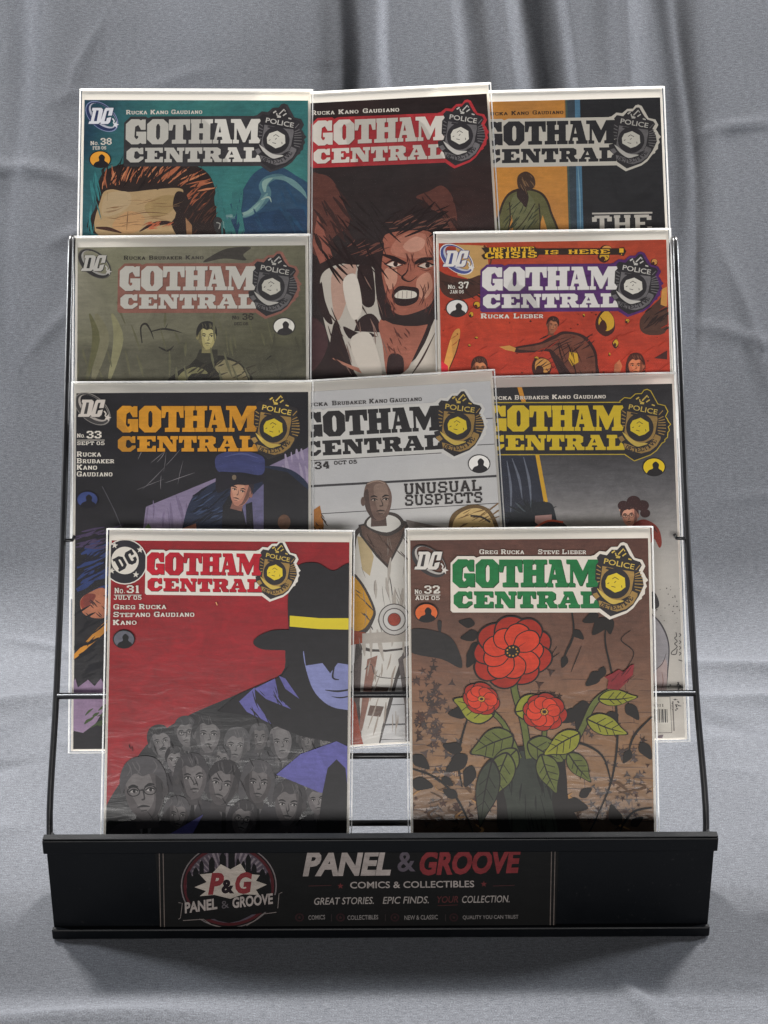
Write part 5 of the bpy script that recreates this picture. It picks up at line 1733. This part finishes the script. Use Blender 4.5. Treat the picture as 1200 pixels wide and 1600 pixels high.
# ---- teal cover with a man's brow and smoke, top tier left
def art_teal(P):
    n = vnoise(55, 50)
    n2 = vnoise(56, 18)

    def bgc(x, y):
        c = mix((40, 62, 82), (66, 122, 118), (x - 135) / 120 if y < 260 else (x - 60) / 140)
        c = mix(c, (74, 132, 124), max(0, 0.5 * n(x, y)))
        return mix(c, (52, 100, 106), 0.25 + 0.25 * n2(x, y))
    P.grad(bgc, 44, 30)
    # far hill of shadow
    P.poly(crv([(352, 370), (366, 332), (380, 296), (400, 268), (430, 258), (462, 274), (490, 300), (490, 375), (352, 375)], 5), (52, 76, 100))
    P.poly(crv([(360, 372), (372, 345), (420, 330), (490, 330), (490, 375)], 4), (46, 66, 92))
    sm = (132, 160, 154)
    for v, w, c in (([(352, 340), (384, 336), (404, 322), (416, 304), (412, 290), (420, 280), (440, 276), (468, 292)], 16, (80, 112, 122)), ([(350, 338), (386, 334), (406, 318), (418, 302)], 10, (110, 142, 142)), ([(356, 339), (388, 332), (407, 316)], 5, sm),
                    ([(414, 300), (414, 286), (426, 278)], 9, sm), ([(426, 278), (448, 280), (470, 296), (482, 312)], 9, (104, 136, 138)), ([(344, 344), (352, 352), (346, 362)], 6, (110, 146, 142)), ([(408, 312), (420, 308), (424, 316)], 3, (150, 170, 160))):
        P.strip(v, w, c, taper=(0.3, 0.2))
    # head: hair, brow
    hd, hl = (52, 42, 40), (168, 100, 72)
    P.poly(crv([(150, 366), (150, 320), (156, 278), (178, 260), (220, 254), (290, 256), (322, 268), (336, 296), (338, 340), (340, 370)], 6), hd)
    P.poly(crv([(156, 370), (158, 310), (172, 296), (200, 300), (240, 296), (280, 294), (286, 304), (276, 330), (272, 352), (280, 370)], 5), (178, 150, 112))
    P.blob([(160, 336), (166, 304), (200, 300), (204, 318), (184, 334)], (182, 158, 124))
    P.blob([(176, 350), (200, 330), (226, 340), (214, 362), (186, 364)], (188, 148, 106))
    P.blob([(226, 322), (252, 306), (276, 308), (268, 330), (240, 340)], (164, 138, 96))
    rr = random.Random(12)
    for i in range(46):
        t = i / 45
        x = 160 + 150 * t + rr.uniform(-4, 4)
        y = 296 - 14 * math.sin(t * 3.1) + rr.uniform(-8, 4)
        ang = -1.9 + 1.6 * t + rr.uniform(-0.3, 0.3)
        l = rr.uniform(16, 34)
        P.strip([(x, y), (x + l * 0.5 * math.cos(ang) + 3, y + l * 0.5 * math.sin(ang)), (x + l * math.cos(ang) + 8, y + l * math.sin(ang))], rr.uniform(1.6, 3.6), hl if i % 3 else (196, 128, 92), taper=(0.3, 0.1))
    for i in range(30):
        x, y = rr.uniform(160, 300), rr.uniform(266, 298)
        P.strip([(x, y), (x + rr.uniform(-2, 8), y - 9), (x + rr.uniform(0, 22), y - 18)], 2.0, hd, taper=(0.4, 0.1))
    for i in range(14):
        x, y = rr.uniform(284, 312), rr.uniform(296, 340)
        P.strip([(x, y), (x + 5, y - 7), (x + 12, y - 12)], 2.2, (160, 92, 66), taper=(0.2, 0.2))
    P.poly(crv([(276, 300), (292, 306), (300, 340), (290, 370), (278, 370), (268, 350), (276, 336), (270, 322)], 4), hd)
    P.poly([(290, 340), (300, 352), (300, 370), (292, 370)], (150, 112, 82))
    P.strip([(150, 356), (170, 358), (190, 364)], 6, (70, 48, 42), taper=(0.4, 0.2))
    P.strip([(218, 362), (236, 352), (260, 348), (276, 352)], 7, (58, 42, 40), taper=(0.2, 0.4))
    hatch(P, 14, (222, 350, 270, 360), -0.4, 14, 2, (176, 98, 70), 71)
    for v in ([(200, 330), (199, 345), (198, 360)], [(206, 336), (230, 332), (262, 334)], [(214, 344), (240, 342)], [(168, 300), (168, 314)]):
        P.strip(v, 1.4, (112, 84, 64), taper=(0.2, 0.2))
    P.blob([(334, 352), (336, 340), (346, 342), (348, 356), (340, 366)], (60, 58, 58))
    P.strip([(338, 348), (344, 350), (342, 358)], 1.6, (150, 150, 144))
    hatch(P, 26, (160, 312, 270, 360), -0.1, 26, 0.9, (140, 110, 80), 72)
    hatch(P, 30, (150, 262, 330, 300), -1.2, 20, 1.4, (40, 32, 32), 73)
    hatch(P, 22, (288, 300, 334, 366), -0.9, 22, 1.5, (86, 58, 50), 74)
    hatch(P, 18, (360, 270, 486, 360), 1.1, 40, 5, (48, 72, 96), 76)
    hatch(P, 16, (340, 290, 380, 360), 1.5, 44, 5, (62, 112, 112), 77)
    hatch(P, 14, (140, 262, 150, 360), 1.5, 36, 3, (58, 110, 112), 78)
    masthead(P, (197.2, 187), (409, 186), (197.2, 254.4), (190, 186, 178), (60, 58, 60), (44, 42, 44), gold=False)
    swoosh(P, 134, 159, 186, 207, (200, 200, 204), (48, 56, 84), (120, 130, 160))
    P.slab('Rucka', (197.5, 179.4), (230, 179.2), 6.4, CREAM)
    P.slab('Kano', (235.5, 179.2), (263, 179), 6.4, CREAM)
    P.slab('Gaudiano', (268, 179), (316, 178.6), 6.4, CREAM)
    P.slab('No.', (142, 227.6), (156, 227.4), 6, CREAM)
    P.slab('38', (158, 227), (175, 226.6), 10, CREAM, stem=0.36)
    P.slab('FEB 06', (145.5, 234.5), (166.5, 234.2), 4.8, CREAM)
    roundel(P, 157, 250, 16.5, 13, (204, 142, 58), (42, 40, 42))


# ---- dark brown cover with a shouting woman, top tier middle
def art_shout(P):
    n = vnoise(65, 40)
    P.grad(lambda x, y: mix((50, 42, 42), (66, 46, 44), max(0, 0.5 * n(x, y) + (0.35 if x > 700 and y > 260 else 0))), 30, 50)
    cor, cor2 = (142, 86, 74), (92, 58, 52)
    # coat sleeves either side
    P.poly(crv([(484, 280), (500, 272), (520, 282), (536, 316), (546, 350), (520, 372), (500, 400), (484, 380)], 5), cor2)
    P.poly([(496, 336), (506, 360), (520, 402), (500, 412), (488, 380)], cor)
    hatch(P, 22, (486, 280, 536, 370), 1.0, 36, 4, (62, 44, 42), 81)
    P.poly(crv([(650, 308), (672, 298), (690, 290), (706, 306), (714, 340), (710, 370), (690, 352), (668, 318)], 5), cor2)
    hatch(P, 16, (655, 296, 710, 350), 0.9, 30, 3, (58, 42, 40), 82)
    P.poly(crv([(484, 500), (506, 510), (512, 540), (498, 570), (484, 575)], 4), (74, 52, 54))
    # shirt
    sh, shs = (182, 174, 164), (172, 118, 100)
    P.poly(crv([(500, 440), (516, 418), (556, 410), (584, 420), (596, 470), (604, 520), (604, 560), (612, 600), (540, 600), (524, 560), (506, 500)], 5), sh)
    P.poly(crv([(520, 424), (556, 414), (548, 450), (530, 500), (520, 480)], 4), mix(sh, shs, 0.55))
    P.poly([(604, 600), (650, 560), (676, 510), (684, 480), (684, 600)], sh)
    hatch(P, 12, (640, 530, 684, 590), -0.8, 30, 5, shs, 83)
    for q in ([(560, 416), (580, 414), (586, 470), (572, 480), (560, 460)], [(536, 510), (548, 530), (560, 500), (580, 490), (594, 506), (596, 530), (580, 520), (560, 520)], [(524, 500), (540, 540), (560, 590), (600, 590), (560, 600), (530, 600), (514, 560)],
              [(502, 440), (496, 470), (508, 500), (520, 505), (508, 470)], [(652, 560), (672, 520), (678, 490), (664, 500), (648, 540)]):
        P.blob(q, (52, 40, 40), 4)
    P.strip([(520, 560), (560, 578), (610, 590), (680, 585)], 8, shs, taper=(0.2, 0.2))
    # throat and chest
    P.poly(crv([(594, 500), (640, 490), (660, 480), (670, 500), (650, 550), (628, 590), (606, 590), (598, 540)], 5), (158, 98, 82))
    P.blob([(606, 560), (616, 552), (630, 560), (628, 588), (606, 592)], (58, 42, 42))
    hatch(P, 14, (604, 508, 640, 545), 1.0, 14, 2, (96, 56, 50), 84)
    # head
    P.poly(crv([(590, 420), (592, 370), (604, 344), (640, 326), (680, 330), (702, 354), (700, 390), (684, 420), (684, 500), (600, 500)], 5), (50, 40, 40))
    P.blob([(520, 408), (540, 384), (570, 372), (596, 384), (592, 412), (560, 414), (536, 412)], (48, 38, 38))
    P.poly(crv([(594, 420), (598, 376), (610, 364), (650, 360), (676, 366), (682, 400), (682, 440), (674, 474), (650, 488), (624, 492), (606, 476), (600, 450)], 5), (154, 94, 78))
    P.blob([(610, 392), (624, 370), (648, 364), (670, 370), (674, 396), (650, 404), (626, 402)], (172, 114, 96))
    P.blob([(630, 384), (648, 370), (664, 376), (658, 390), (640, 394)], (190, 140, 122))
    P.blob([(600, 424), (618, 416), (620, 440), (608, 452)], (190, 140, 120))
    P.blob([(652, 436), (670, 426), (676, 450), (662, 468), (652, 456)], (186, 134, 114))
    P.poly(crv([(588, 380), (600, 380), (596, 420), (602, 456), (612, 484), (596, 500), (586, 440)], 4), (52, 40, 40))
    ink_ = (50, 36, 36)
    P.strip([(598, 398), (616, 404), (634, 412)], 7, ink_, taper=(0.4, 0.6))
    P.strip([(648, 412), (660, 406), (680, 404)], 7, ink_, taper=(0.6, 0.4))
    P.strip([(600, 412), (612, 416), (630, 414)], 4, ink_, taper=(0.3, 0.3))
    P.strip([(652, 416), (664, 418), (680, 412)], 4, ink_, taper=(0.3, 0.3))
    P.strip([(640, 404), (636, 424), (628, 434), (640, 440), (652, 432)], 3, ink_, taper=(0.2, 0.2))
    P.blob([(612, 462), (622, 448), (640, 448), (654, 452), (652, 470), (636, 478), (620, 476)], ink_)
    P.blob([(616, 464), (626, 454), (648, 456), (650, 464), (634, 467)], (206, 198, 186))
    for x in (622, 629, 636, 643):
        P.strip([(x, 455), (x - 0.5, 466)], 0.8, (130, 110, 104), smooth=False)
    P.strip([(606, 446), (604, 466), (612, 480)], 2.4, (92, 54, 48), taper=(0.2, 0.2))
    P.strip([(656, 444), (662, 460), (654, 478)], 2.4, (92, 54, 48), taper=(0.2, 0.2))
    hatch(P, 20, (600, 340, 690, 360), -0.3, 26, 2.2, (112, 74, 64), 85)
    hatch(P, 12, (540, 384, 590, 404), -0.5, 26, 1.8, (104, 66, 58), 86)
    hatch(P, 10, (664, 366, 682, 400), 1.2, 16, 1.6, (104, 62, 54), 87)
    hatch(P, 26, (596, 330, 690, 372), -0.6, 34, 2.6, (44, 34, 34), 88)
    hatch(P, 14, (600, 440, 616, 486), 1.3, 14, 1.5, (84, 48, 44), 89)
    hatch(P, 12, (660, 440, 680, 484), 1.8, 14, 1.5, (84, 48, 44), 90)
    hatch(P, 8, (634, 392, 648, 414), 1.4, 14, 1.3, (110, 64, 56), 93)
    hatch(P, 30, (500, 300, 600, 420), 0.9, 40, 3, (44, 36, 36), 94)
    hatch(P, 16, (530, 430, 600, 590), 1.2, 30, 1.6, (120, 96, 88), 95)
    hatch(P, 14, (512, 440, 560, 560), 1.0, 34, 2.2, (60, 46, 44), 96)
    for ex, ey in ((616, 413), (666, 415)):
        P.poly([(ex - 12, ey + 1), (ex - 2, ey - 4), (ex + 11, ey + 1), (ex, ey + 5)], (190, 172, 160))
        P.poly(ellipse(ex + 2, ey, 3.6, 3.8), ink_)
        P.strip([(ex - 14, ey), (ex - 2, ey - 5.5), (ex + 13, ey)], 2.6, ink_, taper=(0.5, 0.5))
        P.strip([(ex - 10, ey + 6), (ex, ey + 8), (ex + 10, ey + 5)], 1.4, (96, 54, 48), taper=(0.3, 0.3))
    P.strip([(634, 396), (637, 406), (634, 414)], 2.0, (88, 50, 46), taper=(0.3, 0.3))
    P.strip([(646, 396), (644, 406), (648, 414)], 2.0, (88, 50, 46), taper=(0.3, 0.3))
    P.poly(crv([(612, 600), (640, 574), (664, 536), (682, 500), (684, 600)], 4), (178, 170, 160))
    P.strip([(640, 590), (660, 560), (680, 520)], 3.0, (60, 46, 44), taper=(0.2, 0.2))
    P.blob([(536, 440), (556, 430), (566, 480), (556, 500), (544, 486)], (182, 174, 164))
    P.blob([(548, 530), (576, 520), (592, 556), (596, 590), (574, 592), (556, 566)], (180, 172, 162))
    masthead(P, (488.8, 189.6), (696, 181), (489.4, 256.6), (190, 183, 174), (156, 54, 58), (120, 40, 44), gold=False)
    P.slab('Rucka', (487, 180.6), (522.5, 179.2), 6.6, CREAM)
    P.slab('Kano', (529, 179), (560, 177.8), 6.6, CREAM)
    P.slab('Gaudiano', (567, 177.4), (623.5, 175), 6.6, CREAM)


# ---- cover split in orange and black, top tier right
def art_door(P):
    n = vnoise(75, 30)

    def bgc(x, y):
        if x < 884 + (y - 150) * 0.03:
            c = mix((176, 122, 66), (190, 130, 62), 0.5 + 0.5 * n(x, y))
            return mix(c, (150, 104, 84), max(0, 0.6 * n(y, x)))
        return mix((50, 49, 51), (42, 42, 44), 0.5 + 0.5 * n(x, y))
    P.grad(bgc, 60, 30, None)
    P.poly([(884, 152), (900, 152), (906, 372), (890, 372)], (60, 68, 76))
    P.poly([(898, 152), (906, 152), (912, 372), (902, 372)], (78, 112, 136))
    P.strip([(903, 260), (906, 310), (907, 360)], 2, (120, 150, 164), taper=(0.3, 0.3))
    P.poly([(883, 152), (886, 152), (892, 372), (889, 372)], (70, 84, 78))
    gn, gn2, dk = (94, 92, 62), (60, 62, 50), (58, 48, 42)
    P.poly(crv([(776, 372), (780, 330), (792, 304), (812, 294), (836, 296), (852, 306), (862, 330), (868, 372)], 5), dk)
    P.poly(crv([(779, 372), (783, 332), (794, 307), (813, 298), (834, 299), (849, 308), (859, 332), (865, 372)], 5), gn)
    P.blob([(800, 310), (820, 300), (836, 318), (830, 350), (812, 368), (800, 345)], (104, 104, 74))
    P.poly([(797, 345), (800, 336), (802, 362), (794, 372), (790, 372)], (184, 128, 64))
    P.poly([(844, 350), (848, 336), (856, 362), (852, 372), (840, 372)], (184, 128, 64))
    P.strip([(796, 316), (797, 345), (790, 372)], 2, dk)
    P.strip([(842, 318), (844, 345), (842, 372)], 2, dk)
    hatch(P, 22, (796, 310, 850, 360), 2.2, 22, 1.8, gn2, 91)
    P.strip([(836, 318), (820, 344), (804, 362)], 1.6, dk)
    P.blob([(808, 286), (810, 274), (822, 268), (834, 276), (836, 290), (826, 298), (812, 296)], (70, 54, 46))
    P.blob([(809, 296), (820, 294), (826, 308), (822, 324), (816, 318), (808, 308)], (56, 44, 42))
    hatch(P, 8, (812, 272, 832, 290), 1.0, 12, 1.4, (120, 92, 68), 92)
    masthead(P, (753.6, 190.6), (963, 187), (755, 255.6), (50, 49, 51), (188, 182, 172), None, gold=False)
    P.slab('Rucka', (757, 180.8), (793, 180.2), 6, dk)
    P.slab('Kano', (799, 180), (826, 179.4), 6, dk)
    P.slab('Gaudiano', (832, 179.2), (880, 178.2), 6, dk)
    lt = (178, 172, 164)
    P.strip([(925, 334), (970, 333.4), (1019, 332.6)], 2.6, lt, smooth=False)
    P.slab('THE', (928, 364), (1017, 362), 26, lt, stem=0.34, gap=0.22)


comic(1, 0, (167, 826), (556, 829), False, 'bagged comic with a plain red cover and a black hatted figure at its right edge', art_red)
comic(1, 0, (1020, 822.5), (634, 826), True, 'bagged comic with a brown brick wall cover, green title and red flowers', art_plant)
comic(3, 0, (112, 597), (487, 595), False, 'bagged comic with a black cover, orange title and a policeman in a blue cap', art_cap)
comic(3, 1, (773, 577.5), (488, 594.5), True, 'bagged comic with a white cover of a man in a pale suit before height lines', art_lineup)
comic(3, 2, (1057, 582), (775, 588.5), True, 'bagged comic with yellow title on black, its cover fading to white with a barcode', art_yard)
comic(2, 0, (114, 370), (485, 366.5), False, 'bagged comic with a dull olive cover and white title on a brownish pink plate', art_olive)
comic(2, 0, (1048, 357.5), (677, 363.5), True, 'bagged comic with an orange red cover of falling rocks and a purple title plate', art_rocks)
comic(4, 0, (125, 140), (490, 141), False, "bagged comic with a teal cover showing smoke and the top of a man's head", art_teal)
comic(4, 1, (767, 130), (487, 145), True, 'tall tilted bagged comic with a dark cover of a shouting woman in a white shirt', art_shout)
comic(4, 2, (1038, 136), (770, 143), True, 'bagged comic split between orange and black with a person seen from behind', art_door)


# ------------------------------------------------------------------ shop sign in the tray
def build_sign():
    # upright card held between the two trims, its face towards the camera
    M = Matrix.Translation((CX, 0.0, 0.0)) @ Matrix(((1, 0, 0, 0), (0, 0, -1, 0), (0, 1, 0, 0), (0, 0, 0, 1)))
    root = empty('shop_sign', M, 'dark printed comic shop sign with a round emblem, slotted into the front of the tray', 'sign')
    zf = 0.00045                                    # local z = -y
    P = Print(M, zf, -0.153, 0.0040, 0.1205, LIP_H - 0.0085)
    a, b = P.loc((247, 1400)), P.loc((870, 1400))
    x0, x1 = a[0], b[0]
    y0, y1 = 0.0055, LIP_H - 0.0098
    P.rect = (x0, y0, x1, y1)
    P.tone = 0.74  # whole print darkened: dimness of the upright face put into the ink colour
    n = vnoise(81, 60)
    base = (31, 27, 28)
    P.grad(lambda x, y: mix(base, (24, 22, 24), 0.5 + 0.5 * n(x, y)), 40, 12)
    wt, rd, gy = (128, 120, 116), (98, 44, 46), (70, 66, 68)
    for x in (249.5, 255.5):
        P.strip([(x - 1, 1318), (x + 1.5, 1452)], 1.2, (92, 84, 80), smooth=False)
    for x in (861, 866.5):
        P.strip([(x + 1, 1318), (x - 1.5, 1452)], 1.2, (92, 84, 80), smooth=False)
    # emblem
    cx, cy = 357.5, 1384
    P.poly(ellipse(cx, cy, 75, 66, 0, 48), (92, 86, 86))
    P.poly(ellipse(cx, cy, 73, 64.5, 0, 48), (30, 26, 27))
    P.poly(ellipse(cx, cy, 71, 62.5, 0, 48), (62, 34, 36))
    P.poly(ellipse(cx, cy, 66, 58, 0, 48), (66, 60, 66))
    rr = random.Random(5)
    for k in range(26):
        a0 = math.pi + 0.05 + k * 0.121
        r1 = 65 + rr.uniform(-2, 0)
        P.poly([(cx + 20 * math.cos(a0), cy + 10 * math.sin(a0)), (cx + r1 * math.cos(a0), cy + r1 * 0.87 * math.sin(a0)), (cx + r1 * math.cos(a0 + rr.uniform(0.03, 0.07)), cy + r1 * 0.87 * math.sin(a0 + 0.05))], (98, 90, 94))
    P.poly(crv([(cx - 62, cy - 10), (cx - 40, cy - 20), (cx, cy - 28), (cx + 40, cy - 22), (cx + 63, cy - 12), (cx + 60, cy + 26), (cx, cy + 58), (cx - 60, cy + 26)], 4), (28, 26, 30))
    for x, w, t in ((306, 9, 1356), (315, 7, 1345), (331, 9, 1340), (348, 10, 1333), (362, 10, 1327), (372, 6, 1342), (388, 8, 1336), (380, 7, 1346), (397, 8, 1350), (410, 9, 1358), (296, 8, 1362), (418, 7, 1364)):
        P.poly([(x - w / 2, 1392), (x - w / 2, t + 6), (x - w / 4, t + 1), (x, t - 1.5), (x + w / 4, t + 1), (x + w / 2, t + 6), (x + w / 2, 1392)], (28, 26, 30))
    # burst
    burst = []
    ang = [(304, 1386), (323, 1378), (312, 1366), (332, 1364), (345, 1350), (360, 1358), (376, 1349), (386, 1365), (406, 1367), (400, 1376), (417, 1382), (400, 1390), (405, 1398), (380, 1397), (360, 1404), (335, 1398), (312, 1400), (322, 1392)]
    P.poly(ang, (138, 130, 122))
    P.sans('P', (325, 1398), (351, 1397), 34, rd, bold=0.05, shear=0.25)
    P.sans('&', (346, 1396), (366, 1396), 22, (34, 30, 32), bold=0.05)
    P.sans('G', (368, 1397), (395, 1396), 34, rd, bold=0.05, shear=0.2)
    P.poly([(287, 1412), (433, 1398), (433, 1421), (400, 1428), (320, 1437), (287, 1430)], (30, 27, 28))
    P.sans('PANEL', (289, 1427), (340, 1420), 17, wt, bold=0.035, shear=0.15)
    P.sans('&', (347, 1420), (358, 1418), 12, gy, bold=0.0)
    P.sans('GROOVE', (364, 1419), (428, 1412), 17, wt, bold=0.035, shear=0.15)
    for v in ([(279, 1410), (285, 1411), (282, 1434), (279, 1436)], [(286, 1438), (318, 1436), (330, 1444), (345, 1448)], [(441, 1394), (436, 1396), (434, 1419)], [(432, 1425), (410, 1428), (398, 1438), (385, 1446)]):
        P.strip(v, 1.0, (100, 93, 90), smooth=False)
    # wording
    P.sans('PANEL', (473, 1369), (611, 1367.5), 39, wt, bold=0.045, shear=0.22)
    P.sans('&', (621, 1362), (649, 1361.5), 31, (74, 68, 74), bold=0.02)
    P.sans('GROOVE', (656, 1368), (815, 1364), 38, rd, bold=0.045, shear=0.22)
    P.sans('COMICS & COLLECTIBLES', (547, 1388), (741, 1386), 10.5, (124, 117, 113), bold=0.015)
    for s in ((482, 518), (770, 804)):
        P.strip([(s[0], 1384), (s[1], 1383)], 0.9, (62, 42, 42), smooth=False)
    P.poly(star(532, 1384, 5), (78, 42, 42))
    P.poly(star(756, 1381, 5), (78, 42, 42))
    P.sans('GREAT STORIES.', (491, 1413.5), (584, 1412), 11, (122, 116, 112), bold=0.008, shear=0.2)
    P.sans('EPIC FINDS.', (598, 1412), (670, 1411), 11, (122, 116, 112), bold=0.008, shear=0.2)
    P.sans('YOUR', (683, 1410.5), (716, 1410), 10.5, (70, 42, 42), bold=0.01, shear=0.2)
    P.strip([(684, 1414.5), (715, 1413.5)], 1.0, (62, 40, 40), smooth=False)
    P.sans('COLLECTION.', (722, 1410.5), (796, 1409.5), 11, (122, 116, 112), bold=0.008, shear=0.2)
    for t, xa, xb in (('COMICS', 482, 508), ('COLLECTIBLES', 543, 591), ('NEW & CLASSIC', 632, 684), ('QUALITY YOU CAN TRUST', 723, 810)):
        P.sans(t, (xa, 1437), (xb, 1436), 7, (104, 100, 98), bold=0.01)
    for x in (468, 532, 617, 709):
        P.poly(ellipse(x, 1433, 7, 6.5, 0, 18), (44, 34, 35), [ellipse(x, 1433, 4.6, 4.4, 0, 14)])
        P.poly(star(x, 1433, 3.4), (50, 38, 38))
    for x in (518, 602, 696):
        P.strip([(x, 1428), (x, 1439)], 0.8, (54, 48, 48), smooth=False)
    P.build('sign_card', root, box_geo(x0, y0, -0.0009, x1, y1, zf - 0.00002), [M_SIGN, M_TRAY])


def mat_sign():
    m = M_INK.copy()
    m.name = 'matt_printed_card'
    for n in m.node_tree.nodes:
        if n.type == 'BSDF_PRINCIPLED':
            n.inputs['Roughness'].default_value = 0.6
            n.inputs['Specular IOR Level'].default_value = 0.15
    return m


M_SIGN = mat_sign()
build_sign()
